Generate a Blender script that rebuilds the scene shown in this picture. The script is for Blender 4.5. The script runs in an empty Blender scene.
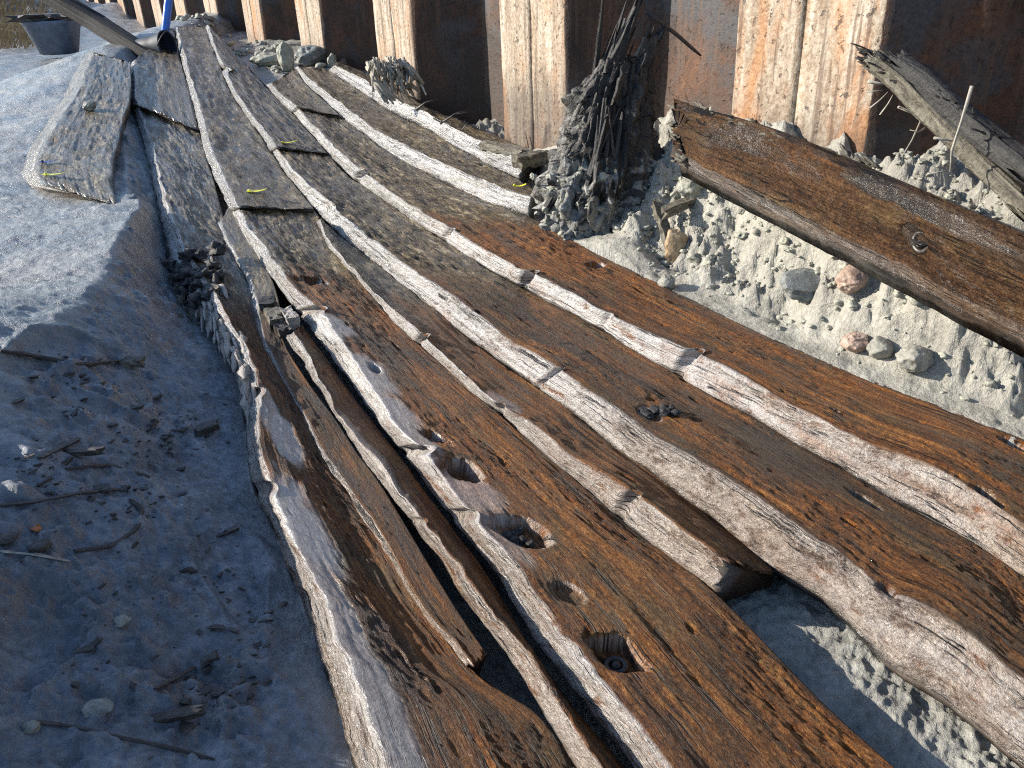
import bpy, math, random
import numpy as np

# ------------------------------------------------------------------ basics
scene = bpy.context.scene
COL = scene.collection
R = math.radians
random.seed(7)
W, HGT = 1024, 768
FPX, PITCH, ROLL = 820.0, R(26.514), R(-2.226)
CAM = np.array([0, 0, 1.0])
_F = np.array([0, math.cos(PITCH), -math.sin(PITCH)])
_U0 = np.array([0, math.sin(PITCH), math.cos(PITCH)])
_X0 = np.array([1.0, 0, 0])
_X = _X0 * math.cos(ROLL) + _U0 * math.sin(ROLL)
_U = -_X0 * math.sin(ROLL) + _U0 * math.cos(ROLL)


def ray(px, py):
    return _F + _X * (px - 512) / FPX + _U * (384 - py) / FPX


def at(px, py, z):
    d = ray(px, py)
    return CAM + d * (z - 1.0) / d[2]


def aty(px, py, y):
    d = ray(px, py)
    return CAM + d * (y / d[1])


def proj(P):
    P = np.asarray(P) - CAM
    d = P @ _F
    return 512 + FPX * (P @ _X) / d, 384 - FPX * (P @ _U) / d


# ------------------------------------------------------------------ noise
def _h(ix, iy, iz, seed):
    n = (ix * 374761393 + iy * 668265263 + iz * 2147483647 + seed * 974634777) & 0xFFFFFFFF
    n = ((n ^ (n >> 13)) * 1274126177) & 0xFFFFFFFF
    n = n ^ (n >> 16)
    return (n & 0xFFFFFF) / float(0xFFFFFF) * 2 - 1


def noise(x, y, z=0.0, seed=0):
    x, y, z = np.broadcast_arrays(np.asarray(x, float), np.asarray(y, float), np.asarray(z, float))
    ix, iy, iz = [np.floor(a).astype(np.int64) for a in (x, y, z)]
    fx, fy, fz = x - ix, y - iy, z - iz
    fx, fy, fz = [a * a * a * (a * (a * 6 - 15) + 10) for a in (fx, fy, fz)]
    o = 0
    for dx in (0, 1):
        wx = fx if dx else 1 - fx
        for dy in (0, 1):
            wy = fy if dy else 1 - fy
            for dz in (0, 1):
                wz = fz if dz else 1 - fz
                o = o + wx * wy * wz * _h(ix + dx, iy + dy, iz + dz, seed)
    return o


def fbm(x, y, z=0.0, oct=4, seed=0, gain=0.5):
    o, a = 0, 1.0
    for k in range(oct):
        o = o + a * noise(np.asarray(x) * 2.03 ** k, np.asarray(y) * 2.03 ** k, np.asarray(z) * 2.03 ** k, seed + k * 17)
        a *= gain
    return o


def worley(x, y, seed=0):
    ix, iy = np.floor(x).astype(np.int64), np.floor(y).astype(np.int64)
    best = np.full(np.shape(x), 9.0)
    for dx in (-1, 0, 1):
        for dy in (-1, 0, 1):
            cx = ix + dx + 0.5 + 0.45 * _h(ix + dx, iy + dy, 3 + 0 * ix, seed)
            cy = iy + dy + 0.5 + 0.45 * _h(ix + dx, iy + dy, 11 + 0 * ix, seed)
            best = np.minimum(best, (x - cx) ** 2 + (y - cy) ** 2)
    return np.sqrt(best)


def sst(a, b, x):
    t = np.clip((np.asarray(x, float) - a) / (b - a), 0, 1)
    return t * t * (3 - 2 * t)


# ------------------------------------------------------------------ object helpers
def mesh_obj(name, V, faces, mat, parent=None, smooth=True, attrs=None):
    """faces: list of int arrays (n,k)"""
    me = bpy.data.meshes.new(name)
    V = np.asarray(V, np.float32)
    me.vertices.add(len(V))
    me.vertices.foreach_set('co', V.ravel())
    loops, starts, tot = [], [], 0
    for f in faces:
        f = np.asarray(f, np.int32)
        if f.size == 0:
            continue
        loops.append(f.ravel())
        starts.append(tot + np.arange(len(f)) * f.shape[1])
        tot += f.size
    loops = np.concatenate(loops).astype(np.int32)
    starts = np.concatenate(starts).astype(np.int32)
    me.loops.add(tot)
    me.loops.foreach_set('vertex_index', loops)
    me.polygons.add(len(starts))
    me.polygons.foreach_set('loop_start', starts)
    me.update(calc_edges=True)
    me.validate()
    me.polygons.foreach_set('use_smooth', np.full(len(me.polygons), bool(smooth)))
    for k, a in (attrs or {}).items():
        a = np.asarray(a, np.float32)
        if a.ndim == 2:
            at_ = me.attributes.new(k, 'FLOAT_VECTOR', 'POINT')
            at_.data.foreach_set('vector', a.ravel())
        else:
            at_ = me.attributes.new(k, 'FLOAT', 'POINT')
            at_.data.foreach_set('value', a)
    if mat:
        me.materials.append(mat)
    o = bpy.data.objects.new(name, me)
    COL.objects.link(o)
    if parent is not None:
        o.parent = parent
    return o


def recenter(o):
    """move origin of a top-level mesh to the bottom centre of its mesh"""
    n = len(o.data.vertices)
    a = np.empty(n * 3, np.float32)
    o.data.vertices.foreach_get('co', a)
    a = a.reshape(-1, 3)
    c = np.array([a[:, 0].mean(), a[:, 1].mean(), a[:, 2].min()], np.float32)
    o.data.vertices.foreach_set('co', (a - c).ravel())
    o.location = [float(v) for v in c]
    return o


def tag(o, label=None, cat=None, group=None, kind=None):
    if label: o['label'] = label
    if cat: o['category'] = cat
    if group: o['group'] = group
    if kind: o['kind'] = kind
    return o


def empty(name, loc=(0, 0, 0)):
    o = bpy.data.objects.new(name, None)
    o.empty_display_size = 0.1
    COL.objects.link(o)
    o.location = [float(v) for v in loc]
    return o


def under(parent, o):
    """parent a mesh built in world coordinates under an empty placed at parent.location"""
    o.parent = parent
    o.matrix_parent_inverse = __import__('mathutils').Matrix.Translation(-parent.location)
    return o


def stuffed(o):
    o['kind'] = 'stuff'
    return o


class MB:
    """collects shapes into one mesh"""
    def __init__(s):
        s.V, s.Q, s.T, s.n, s.g = [], [], [], 0, []

    def add(s, V, Q=None, T=None, g=None):
        V = np.asarray(V, float)
        s.V.append(V)
        s.g.append(V * 1.0 if g is None else g)
        if Q is not None and len(Q): s.Q.append(np.asarray(Q) + s.n)
        if T is not None and len(T): s.T.append(np.asarray(T) + s.n)
        s.n += len(V)

    def tube(s, pts, rad, n=8, flat=1.0, jit=0.0, seed=0, up=(0, 0, 1), cap=True):
        pts = np.asarray(pts, float)
        m = len(pts)
        rad = np.broadcast_to(np.asarray(rad, float), (m,))
        tan = np.gradient(pts, axis=0)
        tan /= np.linalg.norm(tan, axis=1)[:, None] + 1e-9
        up = np.asarray(up, float)
        rng = np.random.RandomState(seed)
        V, G = [], []
        ang = np.linspace(0, 2 * np.pi, n, endpoint=False) + 0.3
        jr = 1 + jit * (rng.rand(n) * 2 - 1)
        L = 0
        for k in range(m):
            t = tan[k]
            a = np.cross(t, up)
            if np.linalg.norm(a) < 1e-3: a = np.cross(t, [1, 0, 0])
            a /= np.linalg.norm(a)
            b = np.cross(a, t)
            if k: L += np.linalg.norm(pts[k] - pts[k - 1])
            jj = jr * (1 + 0.5 * jit * (rng.rand(n) * 2 - 1))
            ring = pts[k] + (np.cos(ang)[:, None] * a + np.sin(ang)[:, None] * b * flat) * (rad[k] * jj)[:, None]
            V.append(ring)
            G.append(np.stack([np.full(n, L + seed * .37), ang * rad.max() + seed * .11, np.zeros(n)], 1))
        V = np.concatenate(V)
        G = np.concatenate(G)
        i = np.arange(m - 1)[:, None] * n
        j = np.arange(n)[None]
        j2 = (j + 1) % n
        Q = np.stack([i + j, i + j2, i + n + j2, i + n + j], -1).reshape(-1, 4)
        T = []
        if cap:
            V = np.vstack([V, pts[0], pts[-1]])
            G = np.vstack([G, G[0], G[-1]])
            for k in range(n):
                T.append([m * n, (k + 1) % n, k])
                T.append([m * n + 1, (m - 1) * n + k, (m - 1) * n + (k + 1) % n])
        s.add(V, Q, T, G)

    def box(s, c, size, M=None, g=None):
        c = np.asarray(c, float)
        x, y, z = np.asarray(size, float) / 2
        V = np.array([[a * x, b * y, d * z] for a in (-1, 1) for b in (-1, 1) for d in (-1, 1)])
        if M is not None: V = V @ np.asarray(M).T
        if M is not None and len(s.V) > 0: V = V * (1 + .35 * np.random.RandomState(len(s.V)).randn(8, 3) * .6)
        Q = [[0, 1, 3, 2], [4, 6, 7, 5], [0, 4, 5, 1], [2, 3, 7, 6], [0, 2, 6, 4], [1, 5, 7, 3]]
        s.add(V + c, Q)

    def build(s, name, mat, parent=None, smooth=True, attrs=None):
        V = np.concatenate(s.V)
        f = []
        if s.Q: f.append(np.concatenate(s.Q))
        if s.T: f.append(np.concatenate(s.T))
        at_ = {'g': np.concatenate(s.g)}
        for k, v in (attrs or {}).items():
            at_[k] = np.full(len(V), v, np.float32) if np.isscalar(v) else v
        return mesh_obj(name, V, f, mat, parent, smooth, at_)


def basis(t, up=(0, 0, 1)):
    t = np.asarray(t, float); t = t / np.linalg.norm(t)
    a = np.cross(up, t); a /= np.linalg.norm(a)
    b = np.cross(t, a)
    return np.stack([t, a, b], 1)


_ico = {}


def ico(sub):
    if sub in _ico: return _ico[sub]
    p = (1 + 5 ** .5) / 2
    V = [(-1, p, 0), (1, p, 0), (-1, -p, 0), (1, -p, 0), (0, -1, p), (0, 1, p), (0, -1, -p), (0, 1, -p), (p, 0, -1), (p, 0, 1), (-p, 0, -1), (-p, 0, 1)]
    V = [np.array(v) / np.linalg.norm(v) for v in V]
    Fc = [(0, 11, 5), (0, 5, 1), (0, 1, 7), (0, 7, 10), (0, 10, 11), (1, 5, 9), (5, 11, 4), (11, 10, 2), (10, 7, 6), (7, 1, 8), (3, 9, 4), (3, 4, 2), (3, 2, 6), (3, 6, 8), (3, 8, 9), (4, 9, 5), (2, 4, 11), (6, 2, 10), (8, 6, 7), (9, 8, 1)]
    for _ in range(sub):
        c, nf = {}, []
        def mid(a, b):
            k = (min(a, b), max(a, b))
            if k not in c:
                v = V[a] + V[b]
                V.append(v / np.linalg.norm(v)); c[k] = len(V) - 1
            return c[k]
        for a, b, d in Fc:
            x, y, z = mid(a, b), mid(b, d), mid(d, a)
            nf += [(a, x, z), (b, y, x), (d, z, y), (x, y, z)]
        Fc = nf
    _ico[sub] = (np.array(V), np.array(Fc))
    return _ico[sub]


def lump(mb, c, size, seed, sub=3, rough=.35, fr=1.6, rot=0.0, facet=0.0):
    V, Fc = ico(sub)
    o = seed * 3.7
    d = 1 + rough * fbm(V[:, 0] * fr + o, V[:, 1] * fr - o, V[:, 2] * fr + o * .5, 4, seed)
    P = V * d[:, None]
    if facet:
        rng = np.random.RandomState(seed)
        for k in range(7):
            n = rng.randn(3); n /= np.linalg.norm(n)
            h = P @ n
            lim = .72 + .2 * rng.rand()
            P = P - np.maximum(h - lim, 0)[:, None] * n * facet
    P = P * np.asarray(size)
    cs, sn = math.cos(rot), math.sin(rot)
    P = P @ np.array([[cs, sn, 0], [-sn, cs, 0], [0, 0, 1]])
    mb.add(P + np.asarray(c), None, Fc)


# ------------------------------------------------------------------ materials
class NT:
    def __init__(s, name):
        s.m = bpy.data.materials.new(name)
        s.m.use_nodes = True
        s.t = s.m.node_tree
        s.t.nodes.clear()
        s.out = s.n('ShaderNodeOutputMaterial')
        s.b = s.n('ShaderNodeBsdfPrincipled')
        s.t.links.new(s.b.outputs[0], s.out.inputs[0])

    def n(s, ty, **kw):
        x = s.t.nodes.new(ty)
        for k, v in kw.items(): setattr(x, k, v)
        return x

    def l(s, a, b):
        s.t.links.new(a, b)

    def sock(s, v, inp):
        if hasattr(v, 'is_linked') or isinstance(v, bpy.types.NodeSocket): s.l(v, inp)
        else: inp.default_value = v

    def attr(s, name, vec=False):
        a = s.n('ShaderNodeAttribute', attribute_name=name)
        return a.outputs['Vector'] if vec else a.outputs['Fac']

    def coord(s):
        return s.n('ShaderNodeNewGeometry').outputs['Position']

    def vmul(s, v, k):
        x = s.n('ShaderNodeVectorMath', operation='MULTIPLY')
        s.l(v, x.inputs[0]); x.inputs[1].default_value = k
        return x.outputs[0]

    def vadd(s, v, w):
        x = s.n('ShaderNodeVectorMath', operation='ADD')
        s.sock(v, x.inputs[0]); s.sock(w, x.inputs[1])
        return x.outputs[0]

    def noise(s, v, scale=1, detail=5, rough=.6, dist=0.0):
        x = s.n('ShaderNodeTexNoise')
        s.l(v, x.inputs['Vector'])
        x.inputs['Scale'].default_value = scale
        x.inputs['Detail'].default_value = detail
        x.inputs['Roughness'].default_value = rough
        x.inputs['Distortion'].default_value = dist
        return x.outputs['Fac']

    def voro(s, v, scale=1, feature='F1', rnd=1.0):
        x = s.n('ShaderNodeTexVoronoi', feature=feature)
        s.l(v, x.inputs['Vector'])
        x.inputs['Scale'].default_value = scale
        x.inputs['Randomness'].default_value = rnd
        return x.outputs['Distance']

    def ramp(s, f, stops, interp='LINEAR'):
        x = s.n('ShaderNodeValToRGB')
        x.color_ramp.interpolation = interp
        e = x.color_ramp.elements
        while len(e) > 1: e.remove(e[-1])
        for i, (p, c) in enumerate(stops):
            el = e[0] if i == 0 else e.new(p)
            el.position = p
            el.color = (c, c, c, 1) if np.isscalar(c) else (*c, 1)
        s.l(f, x.inputs[0])
        return x.outputs[0]

    def math(s, op, a, b=0.0, c=None, clamp=False):
        x = s.n('ShaderNodeMath', operation=op, use_clamp=clamp)
        s.sock(a, x.inputs[0]); s.sock(b, x.inputs[1])
        if c is not None: s.sock(c, x.inputs[2])
        return x.outputs[0]

    def mix(s, f, a, b, mode='MIX'):
        x = s.n('ShaderNodeMix', data_type='RGBA', blend_type=mode)
        s.sock(f, x.inputs[0])
        for v, i in ((a, 6), (b, 7)):
            if isinstance(v, tuple): x.inputs[i].default_value = (*v, 1)
            else: s.l(v, x.inputs[i])
        return x.outputs[2]

    def bump(s, h, strength=1.0, dist=.003, normal=None):
        x = s.n('ShaderNodeBump')
        s.l(h, x.inputs['Height'])
        s.sock(strength, x.inputs['Strength'])
        x.inputs['Distance'].default_value = dist
        if normal is not None: s.l(normal, x.inputs['Normal'])
        return x.outputs[0]

    def fin(s, col, rough, normal=None, spec=.5, metal=0.0):
        s.sock(col if not isinstance(col, tuple) else (*col, 1), s.b.inputs['Base Color'])
        s.sock(rough, s.b.inputs['Roughness'])
        if normal is not None: s.l(normal, s.b.inputs['Normal'])
        s.sock(spec, s.b.inputs['Specular IOR Level'])
        s.b.inputs['Metallic'].default_value = metal
        return s.m


def wood_material():
    n = NT('waterlogged_oak')
    g = n.attr('g', True)
    edge, wet, silt = n.attr('edge'), n.attr('wet'), n.attr('silt')
    grain = n.noise(n.vmul(g, (1.8, 58, 1)), 1, 7, .68, .5)
    fine = n.noise(n.vmul(g, (14, 240, 1)), 1, 5, .65)
    fuzz = n.noise(n.vmul(g, (130, 210, 1)), 1, 5, .75, .5)
    flake = n.noise(n.vmul(g, (26, 44, 1)), 1, 6, .7, .7)
    patch = n.noise(n.vmul(g, (2.6, 6.5, 1)), 1, 5, .62, .6)
    blot = n.noise(n.vmul(g, (9, 20, 1)), 1, 5, .65, .8)
    k = n.math('ADD', n.math('MULTIPLY', grain, .36), n.math('MULTIPLY', fuzz, .46))
    k = n.math('ADD', k, n.math('MULTIPLY', flake, .18))
    rust = n.ramp(k, [(.35, (.011, .004, .002)), (.43, (.095, .032, .008)), (.51, (.28, .095, .019)), (.62, (.58, .28, .08))])
    dark = n.ramp(k, [(.36, (.007, .004, .003)), (.48, (.062, .028, .011)), (.62, (.23, .12, .05))])
    tan = n.ramp(k, [(.3, (.025, .018, .010)), (.5, (.14, .085, .035)), (.7, (.30, .21, .11))])
    c = n.mix(n.ramp(n.math('SUBTRACT', patch, n.attr('dk')), [(.36, 0.0), (.52, 1.0)]), dark, rust)
    gold = n.noise(n.vmul(g, (4.3, 10, 1)), 1, 5, .65, .9)
    c = n.mix(n.ramp(gold, [(.54, 0.0), (.68, .85)]), c, tan)
    moss = n.noise(n.vmul(g, (3.1, 8, 2)), 1, 5, .65, .9)
    c = n.mix(n.ramp(moss, [(.60, 0.0), (.68, .8)]), c, n.ramp(fuzz, [(.35, (.010, .010, .007)), (.65, (.075, .07, .04))]))
    sl = n.ramp(n.math('ADD', n.math('MULTIPLY', flake, .5), n.math('MULTIPLY', blot, .5)),
                [(.39, (.006, .004, .002)), (.45, (.060, .037, .012)), (.52, (.19, .125, .045)), (.61, (.54, .44, .28))])
    sf = n.math('ADD', silt, n.math('MULTIPLY', n.math('SUBTRACT', patch, .5), 1.1), clamp=True)
    c = n.mix(n.ramp(sf, [(.38, 0.0), (.62, 1.0)]), c, sl)
    soak = n.ramp(n.noise(n.vmul(g, (1.7, 6, 3)), 1, 4, .6, .7), [(.51, 0.0), (.61, 1.0)])
    c = n.mix(n.math('MULTIPLY', soak, .55), c, (.012, .007, .004))
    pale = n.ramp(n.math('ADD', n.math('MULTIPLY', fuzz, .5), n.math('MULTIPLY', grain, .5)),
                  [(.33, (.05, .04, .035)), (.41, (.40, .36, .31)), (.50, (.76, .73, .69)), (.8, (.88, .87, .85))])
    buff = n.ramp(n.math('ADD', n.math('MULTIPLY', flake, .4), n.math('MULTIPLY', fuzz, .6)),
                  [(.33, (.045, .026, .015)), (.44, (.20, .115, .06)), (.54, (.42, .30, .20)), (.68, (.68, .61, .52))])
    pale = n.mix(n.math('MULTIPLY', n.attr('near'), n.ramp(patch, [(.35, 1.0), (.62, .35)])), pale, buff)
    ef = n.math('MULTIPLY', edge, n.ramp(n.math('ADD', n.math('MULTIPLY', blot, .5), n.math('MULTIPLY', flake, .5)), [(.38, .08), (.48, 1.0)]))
    c = n.mix(ef, c, pale)  # same oak, edge faces painted pale for the sun glare on them
    film = n.ramp(fuzz, [(.3, (.20, .185, .165)), (.6, (.46, .44, .41))])
    c = n.mix(n.math('MULTIPLY', wet, .85), c, film)
    # dark cracks along the grain
    crack = n.noise(n.vmul(g, (.9, 34, 1)), 1, 4, .55, 1.2)
    cr = n.ramp(n.math('ABSOLUTE', n.math('SUBTRACT', crack, .5)), [(.004, 1.0), (.016, 0.0)])
    cr = n.math('MULTIPLY', cr, n.ramp(blot, [(.44, 0.0), (.52, 1.0)]))
    c = n.mix(n.math('MULTIPLY', cr, n.math('SUBTRACT', 1.0, n.math('MULTIPLY', wet, .7))), c, (.006, .005, .004))
    c = n.mix(n.math('MULTIPLY', n.attr('seam_shade'), .92, clamp=True), c, (.010, .008, .006))  # dark seam line, also painting the shadow under each plank edge
    rough = n.math('ADD', .28, n.math('MULTIPLY', fuzz, .34))
    rough = n.math('MULTIPLY_ADD', wet, -.30, rough, clamp=True)
    rough = n.math('MAXIMUM', rough, .17)
    h = n.math('ADD', n.math('MULTIPLY', grain, .9), n.math('MULTIPLY', fuzz, 1.0))
    h = n.math('ADD', h, n.math('MULTIPLY', fine, .35))
    h = n.math('ADD', h, n.math('MULTIPLY', flake, 1.3))
    h = n.math('SUBTRACT', h, n.math('MULTIPLY', cr, .8))
    st = n.math('MULTIPLY_ADD', wet, -.72, .95, clamp=True)
    nor = n.bump(h, st, .012)
    m = n.fin(c, rough, nor, .2)
    cw = n.math('MAXIMUM', n.math('MAXIMUM', n.math('MULTIPLY', n.ramp(sf, [(.4, 0.0), (.8, .85)]), n.ramp(gold, [(.42, 1.0), (.6, .35)])), wet), n.math('MULTIPLY', soak, .45))
    cw = n.math('MAXIMUM', cw, n.math('MULTIPLY', edge, .35))
    n.l(n.math('ADD', .05, n.math('MULTIPLY', cw, .9), clamp=True), n.b.inputs['Coat Weight'])
    n.b.inputs['Coat Roughness'].default_value = .19
    n.l(n.bump(n.math('ADD', flake, blot), .5, .016), n.b.inputs['Coat Normal'])
    return m


def rotten_material(name, stops, rough=.5, bump=.010, sc=1.0):
    n = NT(name)
    g = n.attr('g', True)
    gr = n.noise(n.vmul(g, (6 * sc, 110 * sc, 30 * sc)), 1, 7, .7, .3)
    fz = n.noise(n.coord(), 90, 6, .7)
    k = n.math('ADD', n.math('MULTIPLY', gr, .55), n.math('MULTIPLY', fz, .45))
    c = n.ramp(k, stops)
    return n.fin(c, n.math('ADD', rough - .15, n.math('MULTIPLY', fz, .35)), n.bump(k, 1.0, bump), .5)


def mud_material():
    n = NT('silty_mud')
    P = n.coord()
    pale = n.attr('pale')
    a = n.noise(P, 7, 7, .65, .4)
    b = n.noise(P, 60, 6, .7)
    d = n.noise(P, 260, 4, .7)
    v = n.voro(n.vadd(P, n.vmul(n.n('ShaderNodeTexNoise').outputs['Color'], (.0, .0, .0))), 95)
    k = n.math('ADD', n.math('MULTIPLY', a, .5), n.math('MULTIPLY', b, .5))
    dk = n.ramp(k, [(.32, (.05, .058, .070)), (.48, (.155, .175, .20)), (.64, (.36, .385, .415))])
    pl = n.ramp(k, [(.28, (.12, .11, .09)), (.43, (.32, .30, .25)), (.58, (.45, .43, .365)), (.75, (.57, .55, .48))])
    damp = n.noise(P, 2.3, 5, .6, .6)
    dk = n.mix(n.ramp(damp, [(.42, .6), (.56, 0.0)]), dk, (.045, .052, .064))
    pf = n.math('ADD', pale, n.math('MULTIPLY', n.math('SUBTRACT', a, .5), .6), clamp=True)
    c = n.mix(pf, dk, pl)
    org = n.noise(P, 13, 5, .6)
    c = n.mix(n.ramp(org, [(.63, 0.0), (.72, .5)]), c, (.055, .055, .058))
    rough = n.ramp(n.math('ADD', n.math('MULTIPLY', a, .6), n.math('MULTIPLY', b, .4)), [(.40, .24), (.58, .60)])
    h = n.math('ADD', n.math('MULTIPLY', b, 1.1), n.math('MULTIPLY', d, .45))
    h = n.math('ADD', h, n.math('MULTIPLY', v, .25))
    m = n.fin(c, rough, n.bump(h, .9, .011), .5)
    n.l(n.math('MULTIPLY', n.ramp(damp, [(.44, .7), (.58, 0.0)]), n.math('SUBTRACT', 1.0, pale, clamp=True)), n.b.inputs['Coat Weight'])
    n.b.inputs['Coat Roughness'].default_value = .22
    n.l(n.bump(a, .5, .03), n.b.inputs['Coat Normal'])
    return m


def steel_material():
    n = NT('rusted_sheet_piling')
    P = n.coord()
    crust = n.attr('crust')
    a = n.noise(n.vmul(P, (1, 1, .45)), 5.5, 7, .65, .5)
    s = n.noise(n.vmul(P, (1, 1, .12)), 24, 6, .65, .2)
    b = n.noise(P, 70, 6, .7)
    rust = n.ramp(n.math('ADD', n.math('MULTIPLY', a, .6), n.math('MULTIPLY', b, .4)),
                  [(.3, (.012, .008, .007)), (.45, (.040, .022, .015)), (.58, (.105, .046, .022)), (.72, (.26, .11, .05))])
    lime = n.ramp(n.math('ADD', n.math('MULTIPLY', s, .5), n.math('MULTIPLY', b, .5)),
                  [(.32, (.07, .045, .03)), (.43, (.24, .17, .11)), (.54, (.40, .33, .25)), (.68, (.58, .54, .47))])
    orange = n.ramp(b, [(.3, (.22, .08, .025)), (.6, (.48, .24, .10))])
    lime = n.mix(n.ramp(n.noise(n.vmul(P, (1, 1, .3)), 6, 7, .65, .6), [(.47, 0.0), (.62, .9)]), lime, orange)
    slate = n.ramp(b, [(.3, (.026, .027, .030)), (.65, (.07, .073, .08))])
    rust = n.mix(n.ramp(n.noise(P, 3.1, 6, .65, .5), [(.50, 0.0), (.60, .85)]), rust, slate)
    f = n.math('ADD', n.math('MULTIPLY', n.math('SUBTRACT', a, .5), 2.0), crust, clamp=True)
    f = n.ramp(f, [(.35, 0.0), (.6, 1.0)])
    c = n.mix(f, rust, lime)
    drip = n.noise(n.vmul(P, (1, 1, .05)), 38, 4, .6, .1)
    c = n.mix(n.ramp(drip, [(.56, 0.0), (.64, .7)]), c, (.10, .06, .04))
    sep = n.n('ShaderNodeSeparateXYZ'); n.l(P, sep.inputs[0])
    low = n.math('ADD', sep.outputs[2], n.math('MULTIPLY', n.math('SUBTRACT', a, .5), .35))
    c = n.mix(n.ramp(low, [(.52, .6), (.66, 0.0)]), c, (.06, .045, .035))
    pitn = n.noise(P, 45, 4, .6)
    pit = n.ramp(pitn, [(.62, 0.0), (.67, 1.0)])
    c = n.mix(n.math('MULTIPLY', pit, .7), c, (.04, .028, .022))
    h = n.math('ADD', n.math('MULTIPLY', b, .8), n.math('MULTIPLY', s, .5))
    h = n.math('SUBTRACT', h, n.math('MULTIPLY', pit, .6))
    return n.fin(c, n.math('ADD', .45, n.math('MULTIPLY', b, .35)), n.bump(h, .8, .006), .4)


def stone_material(name, c0, c1, c2, rough=.55):
    n = NT(name)
    P = n.coord()
    a = n.noise(P, 28, 7, .65)
    b = n.noise(P, 190, 5, .7)
    k = n.math('ADD', n.math('MULTIPLY', a, .6), n.math('MULTIPLY', b, .4))
    return n.fin(n.ramp(k, [(.32, c0), (.5, c1), (.68, c2)]), rough, n.bump(k, .8, .006), .45)


def plain(name, col, rough=.5, spec=.5, sc=30, amt=.35, metal=0.0):
    n = NT(name)
    P = n.coord()
    a = n.noise(P, sc, 5, .6)
    lo = tuple(v * (1 - amt) for v in col)
    hi = tuple(min(1, v * (1 + amt)) for v in col)
    return n.fin(n.ramp(a, [(.35, lo), (.65, hi)]), rough, n.bump(a, .25, .004), spec, metal)


M_WOOD = wood_material()
M_MUD = mud_material()
M_STEEL = steel_material()
M_CHAR = rotten_material('rotten_black_oak', [(.3, (.006, .006, .006)), (.5, (.028, .026, .024)), (.62, (.07, .065, .058)), (.78, (.26, .24, .21))], .5, .012)
M_GREYW = rotten_material('weathered_grey_wood', [(.36, (.012, .010, .007)), (.46, (.085, .073, .05)), (.58, (.20, .18, .135)), (.72, (.38, .36, .30))], .55, .012)
M_PALEW = rotten_material('silvery_split_wood', [(.3, (.05, .04, .032)), (.43, (.26, .22, .18)), (.6, (.46, .42, .37)), (.78, (.62, .58, .53))], .5, .008)
M_STICK = rotten_material('wet_dark_stick', [(.3, (.010, .008, .007)), (.5, (.04, .032, .026)), (.7, (.12, .10, .085))], .5, .004)
M_ROOT = rotten_material('bleached_fibre', [(.3, (.12, .10, .075)), (.5, (.34, .31, .25)), (.7, (.55, .52, .45))], .7, .003)
M_STONE = stone_material('grey_stone', (.10, .095, .08), (.25, .24, .20), (.42, .40, .34))
M_OCHRE = stone_material('ochre_stone', (.16, .10, .05), (.36, .25, .14), (.55, .43, .28))
M_PINK = stone_material('pinkish_stone', (.16, .10, .07), (.34, .24, .18), (.52, .42, .34))
M_CLOD = stone_material('silt_clod', (.13, .125, .10), (.32, .315, .255), (.48, .47, .39), .7)
M_SLATE = stone_material('slate_rock', (.06, .065, .06), (.16, .17, .16), (.30, .31, .29))
M_IRON = plain('corroded_iron', (.035, .028, .024), .4, .6, 120, .6, .3)
M_TAG = plain('yellow_plastic', (.62, .60, .04), .4, .5, 40, .15)
M_BTAG = plain('blue_plastic', (.04, .06, .26), .4, .5, 40, .2)
M_BLUE = plain('blue_painted_pipe', (.03, .16, .62), .35, .5, 20, .2)
M_BUCKET = plain('black_rubber', (.012, .02, .035), .6, .25, 25, .3)
M_TUB = plain('blue_grey_plastic', (.09, .12, .18), .5, .5, 14, .25)
M_GRASS = plain('dry_grass', (.30, .21, .11), .7, .3, 12, .4)
M_LEAF = plain('orange_leaf', (.38, .12, .03), .5, .4, 60, .3)
M_DARKB = rotten_material('dark_wet_beam', [(.36, (.003, .003, .004)), (.5, (.014, .014, .016)), (.66, (.07, .068, .066))], .75, .014)
M_DARKB.node_tree.nodes['Principled BSDF'].inputs['Specular IOR Level'].default_value = .2
def clayed():
    n = NT('rotten_oak_smeared_with_clay')
    g, P = n.attr('g', True), n.coord()
    gr = n.noise(n.vmul(g, (8, 110, 30)), 1, 7, .7, .3)
    fz = n.noise(P, 90, 5, .7)
    k = n.math('ADD', n.math('MULTIPLY', gr, .55), n.math('MULTIPLY', fz, .45))
    c = n.ramp(k, [(.32, (.005, .005, .005)), (.5, (.026, .023, .02)), (.62, (.07, .062, .052)), (.78, (.22, .20, .17))])
    clay = n.ramp(fz, [(.35, (.12, .12, .11)), (.65, (.36, .355, .32))])
    sp = n.n('ShaderNodeSeparateXYZ'); n.l(P, sp.inputs[0])
    m = n.math('ADD', n.noise(P, 14, 6, .65, .6), n.math('MULTIPLY', n.math("SUBTRACT", .455, sp.outputs[2]), .55))
    c = n.mix(n.ramp(m, [(.53, 0.0), (.60, .9)]), c, clay)
    return n.fin(c, n.math('ADD', .3, n.math('MULTIPLY', fz, .35)), n.bump(k, 1.0, .012), .5)


M_CLAYED = clayed()
M_LOOSE = M_WOOD

# ------------------------------------------------------------------ shape of the place
_HY = np.array([-3, .0, .6, 1.5, 2.3, 3.0, 3.6, 4.2, 4.8, 5.4, 6.5, 8.0, 9.0])
_HZ = np.array([.13, .13, .14, .165, .20, .25, .305, .37, .445, .52, .62, .72, .74])
_yy = np.linspace(-3, 9, 600)
_zz = np.interp(_yy, _HY, _HZ)
_zz = np.convolve(np.pad(_zz, 20, mode='edge'), np.ones(41) / 41, 'valid')


def Hs(x, y):
    return np.interp(y, _yy, _zz)


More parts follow.
